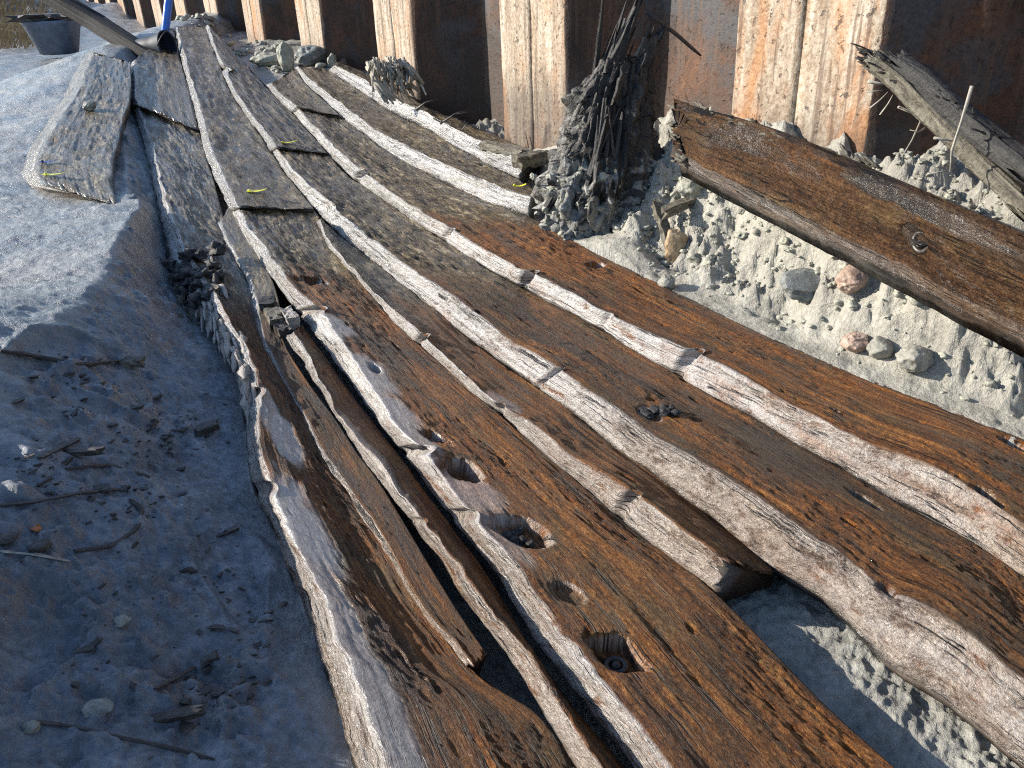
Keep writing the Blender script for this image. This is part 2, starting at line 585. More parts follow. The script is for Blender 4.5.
def hit(px, py, fn, far=40.0):
    """first crossing of the view ray with the surface z = fn(x, y)"""
    d = ray(px, py)
    d = d / np.linalg.norm(d)
    t = np.concatenate([np.linspace(.3, 6, 900), np.linspace(6, far, 900)[1:]])
    P = CAM + d * t[:, None]
    e = P[:, 2] - fn(P[:, 0], P[:, 1])
    i = np.argmax(e <= 0)
    if e[i] > 0: i = len(t) - 1
    if i == 0: i = 1
    a, b = e[i - 1], e[i]
    k = a / (a - b) if a != b else 0
    return CAM + d * (t[i - 1] + (t[i] - t[i - 1]) * k)


def on(px, py, off=0.0):
    return hit(px, py, lambda x, y: Hs(x, y) + off)


# --- lines of the clinker hull, read from the photograph (far end first)
B1 = [(131, 62), (129, 100), (140, 130), (149, 160), (154, 190), (161, 220), (166, 245), (176, 290), (203, 318), (222, 345), (240, 380), (246, 440), (250, 485), (267, 512), (290, 570), (310, 625), (330, 680), (356, 768)]
T1 = [(134, 60), (135, 98), (147, 128), (154, 150), (160, 182), (168, 208), (177, 235), (190, 255), (218, 300), (244, 345), (260, 385), (258, 440), (264, 480), (288, 530), (318, 585), (342, 650), (362, 700), (390, 768)]
B3 = [(174, 28), (177, 40), (182, 62), (189, 90), (196, 115), (203, 148), (215, 179), (227, 202), (237, 224), (250, 248), (266, 271), (283, 294), (305, 320), (317, 337), (335, 362), (352, 386), (370, 411), (387, 433), (410, 462), (427, 487), (445, 509), (457, 528), (478, 550), (511, 600), (529, 635), (560, 672), (581, 703), (605, 731), (632, 768)]
T3 = [(177, 27), (180, 38), (186, 60), (194, 88), (201, 113), (209, 146), (225, 181), (237, 206), (248, 228), (263, 246), (276, 263), (296, 293), (325, 314), (341, 345), (357, 362), (373, 386), (386, 413), (402, 433), (429, 450), (441, 483), (460, 499), (470, 514), (488, 533), (521, 575), (538, 600), (556, 624), (581, 657), (605, 683), (625, 709), (668, 768)]
CRK = [(221, 222), (228, 240), (243, 265), (254, 283), (259, 310), (264, 342), (278, 364), (288, 386), (302, 407), (322, 450), (345, 481), (362, 507), (380, 534), (393, 553), (412, 588), (432, 622), (452, 640), (473, 670)]
GAP = [(230, 203), (241, 224), (253, 247), (264, 264), (275, 286), (281, 310), (281, 335), (285, 347), (309, 384), (337, 421), (354, 449), (376, 477), (399, 514), (425, 558), (452, 602), (470, 630), (488, 656)]
B2 = [(284, 335), (305, 364), (317, 386), (335, 417), (354, 446), (372, 471), (387, 493), (400, 511), (418, 528), (439, 561), (465, 602), (487, 628), (514, 664), (531, 694), (542, 715), (556, 737), (577, 768)]
T2 = [(291, 331), (311, 360), (325, 390), (342, 416), (360, 442), (380, 466), (398, 490), (410, 504), (428, 524), (450, 558), (478, 595), (498, 622), (525, 655), (545, 678), (558, 706), (576, 734), (600, 768)]
R2 = [(302, 324), (315, 343), (331, 364), (348, 389), (367, 415), (384, 437), (406, 464), (423, 490), (441, 512), (453, 531), (474, 553), (506, 604), (528, 645), (556, 683), (578, 714), (600, 738), (627, 770)]
B5 = [(205, 26), (211, 44), (218, 60), (226, 82), (235, 99), (247, 117), (261, 136), (270, 150), (284, 173), (300, 192), (319, 216), (339, 234), (359, 252), (378, 265), (402, 285), (439, 312), (464, 335), (494, 357), (509, 368), (527, 380), (545, 392), (566, 406), (595, 431), (635, 460), (670, 485), (698, 507), (721, 524), (741, 540), (762, 559), (780, 573), (799, 584), (822, 593), (843, 618), (866, 640), (887, 663), (914, 681), (940, 695), (966, 716), (992, 738), (1026, 766)]
T5 = [(208, 25), (213, 42), (220, 58), (230, 81), (238, 96), (250, 113), (265, 131), (276, 147), (294, 172), (301, 178), (318, 193), (339, 213), (361, 232), (378, 246), (405, 265), (457, 300), (482, 320), (507, 339), (525, 349), (545, 358), (562, 372), (595, 395), (625, 415), (647, 431), (670, 446), (709, 470), (741, 484), (766, 502), (784, 521), (801, 533), (824, 546), (850, 559), (877, 590), (915, 602), (940, 614), (966, 633), (990, 655), (1010, 672), (1040, 694)]
B4 = [(318, 222), (329, 248), (353, 272), (366, 289), (377, 301), (400, 329), (420, 345), (439, 362), (459, 378), (474, 394), (496, 409), (517, 430), (541, 450), (565, 472), (600, 500), (620, 519), (645, 537), (678, 562), (700, 578), (717, 594)]
T4 = [(320, 220), (331, 246), (355, 270), (369, 287), (383, 300), (406, 321), (423, 335), (443, 353), (462, 371), (482, 391), (499, 404), (520, 414), (537, 427), (556, 446), (580, 462), (604, 476), (625, 490), (659, 512), (682, 532), (707, 550), (730, 566)]
R3 = B5[:11] + [(322, 230)] + B4[1:] + [(737, 613), (762, 640), (800, 680), (832, 712), (897, 770)]
R4 = [(321, 219)] + B5[11:29] + [(770, 566), (781, 575)]
B6 = [(265, 85), (273, 93), (279, 101), (294, 114), (303, 126), (317, 141), (326, 152), (339, 167), (351, 179), (366, 187), (386, 201), (405, 216), (425, 228), (441, 240), (460, 250), (480, 265), (499, 276), (527, 291), (552, 303), (576, 315), (600, 328), (629, 347), (653, 360), (674, 374), (698, 385), (725, 402), (756, 416), (776, 433), (799, 444), (824, 459), (869, 484), (902, 505), (929, 518), (957, 532), (990, 551), (1026, 578)]
T6 = [(269, 84), (277, 91), (285, 99), (295, 106), (311, 123), (325, 138), (336, 150), (355, 168), (378, 182), (402, 201), (425, 214), (448, 227), (472, 243), (499, 258), (527, 274), (559, 286), (580, 298), (600, 309), (623, 321), (655, 334), (686, 350), (709, 358), (741, 373), (766, 391), (799, 410), (824, 420), (849, 436), (881, 449), (902, 454), (922, 467), (961, 480), (984, 500), (1004, 511), (1028, 528)]
B7 = [(294, 68), (305, 84), (321, 98), (337, 113), (352, 125), (370, 138), (384, 150), (409, 164), (437, 177), (460, 188), (482, 199), (500, 206), (530, 215)]
T7 = [(298, 66), (310, 80), (326, 92), (346, 108), (369, 126), (400, 142), (417, 150), (441, 163), (468, 175), (500, 187), (515, 192), (532, 197)]
R6 = B7 + [(560, 234), (600, 254), (640, 275), (700, 304), (760, 334), (800, 350), (850, 373), (900, 391), (960, 414), (1028, 441)]
B8 = [(328, 70), (348, 83), (376, 101), (400, 116), (431, 130), (453, 145), (475, 157), (497, 168), (520, 176)]
T8 = [(333, 66), (356, 74), (380, 90), (400, 101), (425, 112), (453, 128), (482, 142), (505, 152), (530, 163)]
R8 = [(337, 62), (360, 70), (385, 84), (410, 97), (430, 109), (455, 118), (482, 130), (510, 142), (546, 155)]


def cut(line, p, first):
    """split a pixel polyline next to pixel p; first=True keeps the far part"""
    L = np.array(line, float)
    best = (1e9, 0, 0)
    for i in range(len(L) - 1):
        a, b = L[i], L[i + 1]
        t = np.clip(np.dot(np.array(p) - a, b - a) / np.dot(b - a, b - a), 0, 1)
        e = np.linalg.norm(a + (b - a) * t - p)
        if e < best[0]: best = (e, i, t)
    _, i, t = best
    m = tuple(L[i] + (L[i + 1] - L[i]) * t)
    return (list(line[:i + 1]) + [m]) if first else ([m] + list(line[i + 1:]))


def halves(T, B, Rr, pl, pr):
    return ((cut(T, pl, True), cut(B, pl, True), cut(Rr, pr, True)), (cut(T, pl, False), cut(B, pl, False), cut(Rr, pr, False)))


def poly3(line, off, ext):
    P = np.array([on(x, y, off) for x, y in line])
    if ext:
        d = P[-1] - P[-3]
        d[2] = 0
        d /= np.linalg.norm(d)
        for k in (.15, .55):
            q = P[-1] + d * k if k == .15 else P[-2] + d * k
            q[2] = Hs(q[0], q[1]) + off
            P = np.vstack([P, q])
    return P


HULL = {}


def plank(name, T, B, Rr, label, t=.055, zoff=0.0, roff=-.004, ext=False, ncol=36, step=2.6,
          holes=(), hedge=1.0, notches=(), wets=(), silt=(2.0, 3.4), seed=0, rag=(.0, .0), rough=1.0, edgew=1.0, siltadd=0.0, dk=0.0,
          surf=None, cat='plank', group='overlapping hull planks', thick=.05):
    if surf is None:
        T3_, B3_, R3_ = poly3(T, t + zoff, ext), poly3(B, zoff, ext), poly3(Rr, roff + zoff * .8, ext)
    else:
        T3_, B3_, R3_ = surf
    d = T3_[-1, :2] - T3_[0, :2]
    d /= np.linalg.norm(d)
    pc = np.array([d[1], -d[0]])

    def mono(P):
        s = P[:, :2] @ d
        s = np.maximum.accumulate(s + np.arange(len(s)) * 1e-5)
        return s
    sT, sB, sR = mono(T3_), mono(B3_), mono(R3_)
    # rows: dense where the photograph shows the plank large
    pix = np.array([proj(p) for p in T3_])
    seg = np.minimum(np.linalg.norm(np.diff(pix, axis=0), axis=1), 260)
    al = np.concatenate([[0], np.cumsum(seg)])
    N = int(max(24, al[-1] / step))
    sr = np.interp(np.linspace(0, al[-1], N), al, sT)

    def res(P, s):
        f = (sr - sT[0]) / (sT[-1] - sT[0])
        q = s[0] + f * (s[-1] - s[0])
        o = np.stack([np.interp(q, s, P[:, k]) for k in range(3)], 1)
        w = o.copy()
        hw = max(2, int(N / 24))
        kk = np.hanning(2 * hw + 3)[1:-1]; kk /= kk.sum()
        for k in range(3):
            w[hw:-hw, k] = np.convolve(o[:, k], kk, 'valid')
        return w
    Tn, Bn, Rn = res(T3_, sT), res(B3_, sB), res(R3_, sR)
    a = sr - sr[0]
    pcz = np.array([pc[0], pc[1], 0])
    if np.mean((Rn - Tn) @ pcz) < 0: pcz = -pcz
    # ragged edge
    jag = .0045 * fbm(a * 9, seed + .5, 0, 4, seed + 1, .6) + .005 * np.maximum(0, fbm(a * 16, seed + 3.5, 0, 3, seed + 2) - .35)
    Tn = Tn + pcz * (jag * rough)[:, None]
    Tn[:, 2] += .003 * fbm(a * 7, seed + 9.1, 0, 3, seed + 4)
    Bn = Bn + pcz * (.004 * fbm(a * 12, seed + 5.5, 0, 3, seed + 6))[:, None]
    ew = np.array([0.0, .12, .3, .5, .7, .86, .95])
    cols, kind, wv = [], [], []
    Ul = Bn + pcz * .02; Ul[:, 2] -= thick * .6
    cols.append(Ul); kind.append(0); wv.append(0)
    for i, w in enumerate(ew):
        c = Bn + (Tn - Bn) * w
        bul = .001 * math.sin(math.pi * w)
        nz = .0016 * fbm(a * 60, w * 4.2 + seed, 0, 3, seed + 8, .65) + .0024 * fbm(a * 2.2, w * 9 + seed, 0, 4, seed + 9, .65)
        if i == 0: nz = nz * .3
        c = c - pcz * (bul + nz)[:, None] * min(rough, 1.3)
        cols.append(c); kind.append(1); wv.append(w)
    tw = np.concatenate([[0.0, .012, .03], np.linspace(.06, 1, ncol)])
    for w in tw:
        c = Tn + (Rn - Tn) * w
        c[:, 2] -= .0012 * max(0, 1 - w / .012) if w < .012 else 0
        cols.append(c); kind.append(2); wv.append(w)
    Ur = Rn.copy(); Ur[:, 2] -= thick * .6
    Ur -= pcz * .004
    cols.append(Ur); kind.append(3); wv.append(1)
    kind = np.array(kind)
    wv = np.array(wv)
    G3 = np.stack(cols, 1)          # rows, cols, 3
    nr, nc = G3.shape[:2]
    A = np.repeat(a[:, None], nc, 1)
    base = np.concatenate([[0], np.cumsum(np.linalg.norm(np.diff(G3, axis=1), axis=2).mean(0))])
    Cc = np.repeat(base[None], nr, 0)
    top = (kind == 2)[None].repeat(nr, 0)
    # relief of the top face
    fade = sst(0, .05, wv)[None] * (1 - .8 * sst(.96, 1, wv))[None]
    z = .0035 * fbm(A * 1.6 + seed, Cc * 9, 0, 3, seed + 20) + .0034 * fbm(A * 21, Cc * 32 + seed, 0, 3, seed + 27, .6) * sst(1.7, 2.6, G3[:, :, 1]) + .0013 * fbm(A * 6 + seed, Cc * 60, 0, 4, seed + 21, .55) \
        + .0014 * fbm(A * 60, Cc * 84 + seed, 0, 3, seed + 22, .65) * sst(-.45, .55, fbm(A * 4, Cc * 9, 0, 3, seed + 30))
    pit = np.maximum(0, fbm(A * 14 + seed, Cc * 34, 0, 3, seed + 25) - 1.05)
    z = z - .02 * pit
    wet = np.zeros((nr, nc))
    U2, V2 = proj(G3.reshape(-1, 3))
    U2, V2 = U2.reshape(nr, nc), V2.reshape(nr, nc)
    for (px, py, ra, rc, k) in wets:
        e = (U2 - px) ** 2 + (V2 - py) ** 2 + (~top) * 1e6
        i = np.unravel_index(np.argmin(e), e.shape)
        q = ((A - A[i]) / ra) ** 2 + ((Cc - Cc[i]) / rc) ** 2
        q = q + .3 * fbm(A * 14, Cc * 30, 0, 3, seed + 40)
        wet = np.maximum(wet, k * (1 - sst(.45, 1.3, q)))
    z = z * (1 - .75 * wet) * rough
    hole = np.zeros((nr, nc))
    for (px, py, ra, rc, dep, pw) in holes:
        e = (U2 - px) ** 2 + (V2 - py) ** 2 + (~top) * 1e6
        i = np.unravel_index(np.argmin(e), e.shape)
        q = (np.abs(A - A[i]) / ra) ** pw + (np.abs(Cc - Cc[i]) / rc) ** pw
        if pw < 3: q = q + .34 * fbm(A * 20, Cc * 20, 0, 2, seed + 44)
        m = 1 - (sst(.65, 1.15, q) if pw < 3 else sst(.55, 1.1, q))
        hole = np.maximum(hole, m)
        z = z * (1 - m) - dep * m
        rim = sst(.9, 1.2, q) * (1 - sst(1.2, 2.2, q))
        z = z - .002 * rim
    z = np.where(top, z * np.maximum(fade, hole), 0)
    nv = np.cross(np.append(d, (Tn[-1, 2] - Tn[0, 2]) / max(a[-1], .1)), (Rn - Tn).mean(0))
    nv = nv / np.linalg.norm(nv)
    if nv[2] < 0: nv = -nv
    G3 += z[:, :, None] * nv
    # notches bitten from the exposed edge
    for (px, py, ra, dep) in notches:
        ed = (kind == 1) | ((kind == 2) & (wv < .02))
        e = (U2 - px) ** 2 + (V2 - py) ** 2 + (~ed[None]) * 1e6
        i = np.unravel_index(np.argmin(e), e.shape)[0]
        q = np.exp(-(np.abs(a - a[i]) / ra) ** 3)
        prof = np.where(kind == 1, np.sin(np.clip(wv, 0, 1) * np.pi * .5 + .35), 0) + np.where((kind == 2) & (wv < .06), 1 - wv / .06, 0)
        G3 += (q[:, None] * prof[None] * dep)[:, :, None] * pcz
    # ragged ends
    for end, amp in ((0, rag[0]), (-1, rag[1])):
        if amp:
            sgn = -1 if end == 0 else 1
            L = a[-1]
            f = np.exp(-((a if end == 0 else L - a) / (amp * 1.6)) ** 2)
            r_ = amp * (fbm(Cc[0] * 45, seed + 2.2, 0, 4, seed + 50, .7) + .3 * noise(Cc[0] * 9, 1.1, 0, seed + 51))
            G3[:, :, :2] -= sgn * (f[:, None] * np.abs(r_)[None])[:, :, None] * d
    V = G3.reshape(-1, 3)
    i = np.arange(nr - 1)[:, None] * nc
    j = np.arange(nc)[None]
    j2 = (j + 1) % nc
    Q = np.stack([i + j, i + nc + j, i + nc + j2, i + j2], -1).reshape(-1, 4)
    caps = []
    c0, c1 = G3[0].mean(0), G3[-1].mean(0)
    V = np.vstack([V, c0, c1])
    n0 = nr * nc
    for k in range(nc):
        k2 = (k + 1) % nc
        caps.append([n0, k, k2]); caps.append([n0 + 1, (nr - 1) * nc + k2, (nr - 1) * nc + k])
    edge = np.where(kind == 1, .9 + .1 * sst(.15, .6, wv), np.where(kind == 2, .95 * (1 - sst(.005, .03, wv)), .3))[None] * np.ones((nr, 1))  # mask of the edge faces that get the painted glare
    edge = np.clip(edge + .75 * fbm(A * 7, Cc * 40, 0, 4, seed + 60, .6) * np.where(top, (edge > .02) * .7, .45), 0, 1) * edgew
    edge = np.where(hole > .02, np.maximum(edge, .45 * hedge * (1 - sst(.75, .95, hole)) + .1 * hedge), edge)  # hole walls take the painted glare too, as if sunlit
    silt_ = np.clip(sst(silt[0], silt[1], G3[:, :, 1]) + siltadd, -1, 2)
    sd = seed * 1.73
    att = {'g': np.vstack([np.stack([A + sd, Cc + sd * .6, np.full_like(A, sd)], -1).reshape(-1, 3), [[sd, sd, sd]] * 2]),
           'edge': np.concatenate([edge.ravel(), [.1, .1]]), 'wet': np.concatenate([wet.ravel(), [0, 0]]),
           'silt': np.concatenate([silt_.ravel(), [.3, .3]]),
           'dk': np.full(nr * nc + 2, dk), 'seam_shade': np.concatenate([(np.where(kind == 1, 1 - sst(.03, .12, wv), np.where(kind == 2, sst(.955, .99, wv), 1.0))[None] * (.6 + .8 * fbm(A * 9, Cc * 20, 0, 3, seed + 70))).ravel(), [0, 0]]), 'near': np.concatenate([(1 - sst(.95, 1.75, G3[:, :, 1] - .3 * np.maximum(G3[:, :, 0], 0))).ravel(), [0, 0]])}
    # orient faces outwards
    if (np.cross(G3[1, 12] - G3[0, 12], G3[0, 13] - G3[0, 12]))[2] < 0:
        Q = Q[:, ::-1]; caps = [c[::-1] for c in caps]
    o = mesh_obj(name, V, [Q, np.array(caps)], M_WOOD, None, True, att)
    recenter(o)
    tag(o, label, cat, group)
    HULL[seed] = (U2, V2, G3, top, d, pcz)
    return o


# ------------------------------------------------------------------ hull planks
J1, J3, J5, J6 = ((139, 104), (199, 131)), ((240, 206), (309, 214)), ((277, 147), (326, 157)), ((295, 108), (345, 114))
R1 = [(175, 31), (179, 57), (186, 80), (192, 100), (198, 128), (212, 175), (221, 205)] + CRK[1:] + [(486, 688), (505, 695), (528, 702), (548, 722), (577, 770)]
f1, n1 = halves(T1, B1, R1, *J1)
f3, n3 = halves(T3, B3, R3, *J3)
f5, n5 = halves(T5, B5, B6, *J5)
f6, n6 = halves(T6, B6, R6, *J6)

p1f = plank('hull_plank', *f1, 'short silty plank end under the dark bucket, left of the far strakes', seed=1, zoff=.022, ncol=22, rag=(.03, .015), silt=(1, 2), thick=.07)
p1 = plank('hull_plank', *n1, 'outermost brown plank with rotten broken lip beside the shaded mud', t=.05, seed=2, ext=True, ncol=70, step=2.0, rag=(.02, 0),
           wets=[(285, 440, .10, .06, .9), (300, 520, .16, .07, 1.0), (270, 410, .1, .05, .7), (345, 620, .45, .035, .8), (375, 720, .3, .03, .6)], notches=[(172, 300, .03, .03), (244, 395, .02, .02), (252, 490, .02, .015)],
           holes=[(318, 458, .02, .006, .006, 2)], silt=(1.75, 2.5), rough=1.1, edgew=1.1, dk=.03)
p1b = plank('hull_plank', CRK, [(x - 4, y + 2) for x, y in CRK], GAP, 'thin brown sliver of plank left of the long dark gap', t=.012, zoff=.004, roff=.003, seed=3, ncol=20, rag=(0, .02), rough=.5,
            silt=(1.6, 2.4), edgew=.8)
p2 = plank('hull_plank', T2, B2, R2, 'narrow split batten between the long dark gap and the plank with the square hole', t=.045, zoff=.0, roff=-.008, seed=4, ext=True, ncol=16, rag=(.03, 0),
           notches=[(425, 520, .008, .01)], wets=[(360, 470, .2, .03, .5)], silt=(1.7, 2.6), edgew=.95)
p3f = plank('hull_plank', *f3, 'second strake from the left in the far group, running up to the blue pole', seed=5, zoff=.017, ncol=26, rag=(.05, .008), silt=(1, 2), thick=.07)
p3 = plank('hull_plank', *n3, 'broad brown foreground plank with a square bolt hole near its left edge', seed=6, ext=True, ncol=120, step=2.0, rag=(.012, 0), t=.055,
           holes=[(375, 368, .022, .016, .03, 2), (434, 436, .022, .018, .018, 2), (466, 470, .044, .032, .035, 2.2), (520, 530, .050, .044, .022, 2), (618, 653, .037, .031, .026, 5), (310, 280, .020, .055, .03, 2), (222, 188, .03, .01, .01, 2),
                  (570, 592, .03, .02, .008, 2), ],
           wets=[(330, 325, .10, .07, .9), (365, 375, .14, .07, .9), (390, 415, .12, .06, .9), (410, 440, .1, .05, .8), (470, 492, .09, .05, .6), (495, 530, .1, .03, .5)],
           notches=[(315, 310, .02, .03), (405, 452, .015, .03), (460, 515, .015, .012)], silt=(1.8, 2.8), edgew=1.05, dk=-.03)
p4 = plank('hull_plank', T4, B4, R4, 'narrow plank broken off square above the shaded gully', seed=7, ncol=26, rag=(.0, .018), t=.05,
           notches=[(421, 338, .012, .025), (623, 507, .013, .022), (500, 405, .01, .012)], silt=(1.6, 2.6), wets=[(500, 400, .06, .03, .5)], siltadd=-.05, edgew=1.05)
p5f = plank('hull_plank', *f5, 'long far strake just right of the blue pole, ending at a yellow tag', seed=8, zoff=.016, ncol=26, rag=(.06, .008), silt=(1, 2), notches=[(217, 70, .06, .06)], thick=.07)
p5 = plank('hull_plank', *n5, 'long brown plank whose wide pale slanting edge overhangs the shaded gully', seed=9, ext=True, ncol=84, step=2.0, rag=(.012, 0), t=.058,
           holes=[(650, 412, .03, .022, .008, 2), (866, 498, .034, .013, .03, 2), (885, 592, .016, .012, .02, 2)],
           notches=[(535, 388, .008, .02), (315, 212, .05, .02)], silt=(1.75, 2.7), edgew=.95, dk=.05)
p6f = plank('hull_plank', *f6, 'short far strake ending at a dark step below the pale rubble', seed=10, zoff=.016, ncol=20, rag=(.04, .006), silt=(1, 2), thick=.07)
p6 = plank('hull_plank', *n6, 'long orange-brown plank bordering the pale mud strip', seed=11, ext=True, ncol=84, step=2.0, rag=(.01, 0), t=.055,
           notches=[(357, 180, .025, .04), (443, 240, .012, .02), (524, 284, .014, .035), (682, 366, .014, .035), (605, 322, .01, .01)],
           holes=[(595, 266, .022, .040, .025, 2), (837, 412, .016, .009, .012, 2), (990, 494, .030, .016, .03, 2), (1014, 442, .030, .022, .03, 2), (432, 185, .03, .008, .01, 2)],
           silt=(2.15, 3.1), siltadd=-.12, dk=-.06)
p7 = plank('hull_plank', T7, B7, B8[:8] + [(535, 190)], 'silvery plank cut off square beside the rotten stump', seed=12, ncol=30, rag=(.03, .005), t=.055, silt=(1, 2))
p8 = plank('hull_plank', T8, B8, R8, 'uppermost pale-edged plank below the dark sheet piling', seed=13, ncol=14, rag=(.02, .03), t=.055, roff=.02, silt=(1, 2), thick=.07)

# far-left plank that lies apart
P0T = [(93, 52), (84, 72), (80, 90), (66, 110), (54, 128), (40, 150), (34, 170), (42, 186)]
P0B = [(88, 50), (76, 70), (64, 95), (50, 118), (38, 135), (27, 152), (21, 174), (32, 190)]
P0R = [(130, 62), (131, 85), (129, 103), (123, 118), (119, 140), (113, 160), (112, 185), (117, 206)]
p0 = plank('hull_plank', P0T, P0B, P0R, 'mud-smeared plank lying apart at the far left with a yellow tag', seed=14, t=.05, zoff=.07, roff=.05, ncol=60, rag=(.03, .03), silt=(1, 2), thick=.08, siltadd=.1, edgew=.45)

# ------------------------------------------------------------------ terrain
B1w = poly3(B1, 0, True)
o_ = np.argsort(B1w[:, 1])
def xh(y):
    x = np.interp(y, B1w[o_, 1], B1w[o_, 0])
    y0, x0 = B1w[o_[0], 1], B1w[o_[0], 0]
    return np.where(y < y0, x0 - (y - y0) * .28, x)
RBw = poly3(R8, .02, False)
RBw2 = poly3(R6[13:], 0, True)
RB = np.vstack([RBw, RBw2])
o2 = np.argsort(RB[:, 1])
def xr(y):
    x = np.interp(y, RB[o2, 1], RB[o2, 0])
    y0, x0 = RB[o2[0], 1], RB[o2[0], 0]
    return np.where(y < y0, x0 - (y - y0) * .5, x)
SHB = np.array([at(px, py, .36)[:2] for px, py in [(150, 192), (130, 215), (112, 245), (92, 280), (55, 325), (0, 378)]] + [(-.86, 1.0), (-.74, .5), (-.62, 0), (-.4, -1)])
o3 = np.argsort(SHB[:, 1])
def xb(y):
    return np.interp(y, SHB[o3, 1], SHB[o3, 0])
WA = np.array([.71154, 2.65372]); WD = np.array([-.7049, 1.20959]); WN = np.array([WD[1], -WD[0]]) / 1.4   # WN points away from the camera side


def rubble(x, y):
    wx, wy = x + .03 * noise(x * 16, y * 16, 0, 5), y + .03 * noise(x * 16, y * 16, 0, 6)
    return (.045 * fbm(x * 6, y * 6, 0, 4, 91, .6) + .050 * (.6 - worley(wx * 11, wy * 11, 92)) + .024 * (.6 - worley(wx * 27, wy * 27, 93)) + .010 * (.6 - worley(wx * 66, wy * 66, 94))) + .006 * fbm(x * 80, y * 80, 0, 3, 95, .6)


FOOT = [(*at(px, py, .26)[:2], fr) for px, py, fr in [(40, 640, 1.7), (225, 530, 2.0), (60, 400, 1.5)]]
MND = aty(995, 205, 1.72)[:2]
STP = at(592, 250, .27)[:2] + np.array([.03, .14])


def G(x, y, detail=True):
    x, y = np.asarray(x, float), np.asarray(y, float)
    H = Hs(x, y)
    h, b, r_ = xh(y), xb(y), xr(y)
    # left: plateau, then a slope down to the hull
    zp0 = .355 + .012 * np.maximum(0, y - 3) + .03 * sst(-1.2, -3, x) + .16 * sst(2.2, .9, y) * sst(-.75, -1.25, x)  # last term: unseen rise at near left, added to shade the lower mud
    near = sst(1.3, .2, h - x) * sst(2.6, 3.6, y)
    zp = zp0 * (1 - near) + (H + .055) * near
    b = np.where(y > 2.9, np.minimum(b, h - .10), b)
    b = np.minimum(b, h - .06)
    t = np.clip((x - b) / (h - b), 0, 1)
    t = t * t / (t + .16) * 1.16
    zl = zp + (H - .012 - zp) * t - .02 * np.sin(np.pi * t) * sst(3, 2.4, y)
    # right: silt strip, then the rubble bank up to the wall
    dR = np.maximum(x - r_, 0) * .8
    dW = np.maximum(-((x - WA[0]) * WN[0] + (y - WA[1]) * WN[1]), 0)
    nW = (x - WA[0]) * WD[0] / 1.96 + (y - WA[1]) * WD[1] / 1.96
    zw = np.interp(nW, [-3, -1, 0, .45, .75, 1.1, 1.6, 2.2, 2.6, 3.3, 4, 8], [.52, .50, .50, .46, .34, .24, .30, .40, .48, .55, .57, .60])
    t2 = dR / (dR + dW + 1e-6)
    k = np.clip(sst(.07, .34, dR) * .66 + .34 * sst(.2, 1, t2), 0, 1)
    k = np.where(y > 3.2, sst(0, .5, t2), k)
    zr = H - .006 + (np.maximum(zw, H - .16) - H) * k
    zr = zr + .05 * np.exp(-((x - STP[0] - .09) ** 2 + (y - STP[1]) ** 2) / .020)
    zr = zr + .10 * np.exp(-((x - MND[0]) ** 2 + (y - MND[1]) ** 2) / .022)
    low = H - .055 - .05 * sst(.62, .40, x - h)
    zin = low + (H - .012 - low) * sst(.045, .0, x - h)
    zin = zin + (H - .006 - zin) * sst(.05, .005, r_ - x)
    z = np.where(x < h, zl, np.where(x > r_, zr, zin))
    # gully left by the missing end of the narrow plank: a silt slope leaning on its far side
    rub = 1.15 * np.where(x > r_, sst(.05, .15, dR), 0) * sst(6, 4, y)
    if detail:
        lft = (x < h) * 1.0
        for (fx_, fy_, fr_) in FOOT:
            ca, sa = math.cos(fr_), math.sin(fr_)
            u_, v_ = (x - fx_) * ca + (y - fy_) * sa, -(x - fx_) * sa + (y - fy_) * ca
            q_ = (u_ / .13) ** 2 + (v_ / (.045 + .012 * np.sin(u_ * 22))) ** 2
            z = z - lft * .013 * (1 - sst(.3, 1.1, q_)) + lft * .005 * sst(.9, 1.2, q_) * (1 - sst(1.2, 2.2, q_))
        rough_ = sst(.12, .5, t) * sst(1.0, .9, t) * lft
        und = .020 * fbm(x * 2.6, y * 2.6, 0, 4, 71) + .0065 * fbm(x * 11, y * 11, 0, 4, 72, .65) + .0034 * fbm(x * 46, y * 46, 0, 3, 73, .6)
        clump = .012 * np.maximum(0, fbm(x * 9, y * 9, 0, 4, 75, .6) - .25) + .016 * np.maximum(0, fbm(x * 24, y * 24, 0, 3, 76) - .3)
        z = z + lft * (und * (.15 + .85 * sst(1, .6, t)) * (.5 + .5 * sst(0, .15, t)) + clump * sst(.98, .7, t) * (.25 + .9 * sst(0, .25, t)))
        z = z + rub * rubble(x, y)
        st = (x > r_) * (1 - rub)
        z = z + st * (.004 * fbm(x * 20, y * 20, 0, 4, 77, .6))
        hz = (x >= h) & (x <= r_)
        z = z + hz * (.006 * fbm(x * 16, y * 16, 0, 4, 78, .6) + .004 * fbm(x * 70, y * 70, 0, 3, 79))
    return z


ang = np.concatenate([np.linspace(-180, -56, 40, endpoint=False), np.linspace(-56, 52, 860, endpoint=False), np.linspace(52, 180, 40, endpoint=False)])
rad = np.concatenate([np.geomspace(.12, .45, 24, endpoint=False), np.geomspace(.45, 5.5, 520, endpoint=False), np.geomspace(5.5, 18, 130, endpoint=False), np.geomspace(18, 400, 24)])
AA, RR = np.meshgrid(np.radians(ang), rad)
gx, gy = RR * np.sin(AA), RR * np.cos(AA)
gz = G(gx, gy)
far = sst(14, 30, RR)
gz = gz * (1 - far) + .5 * far
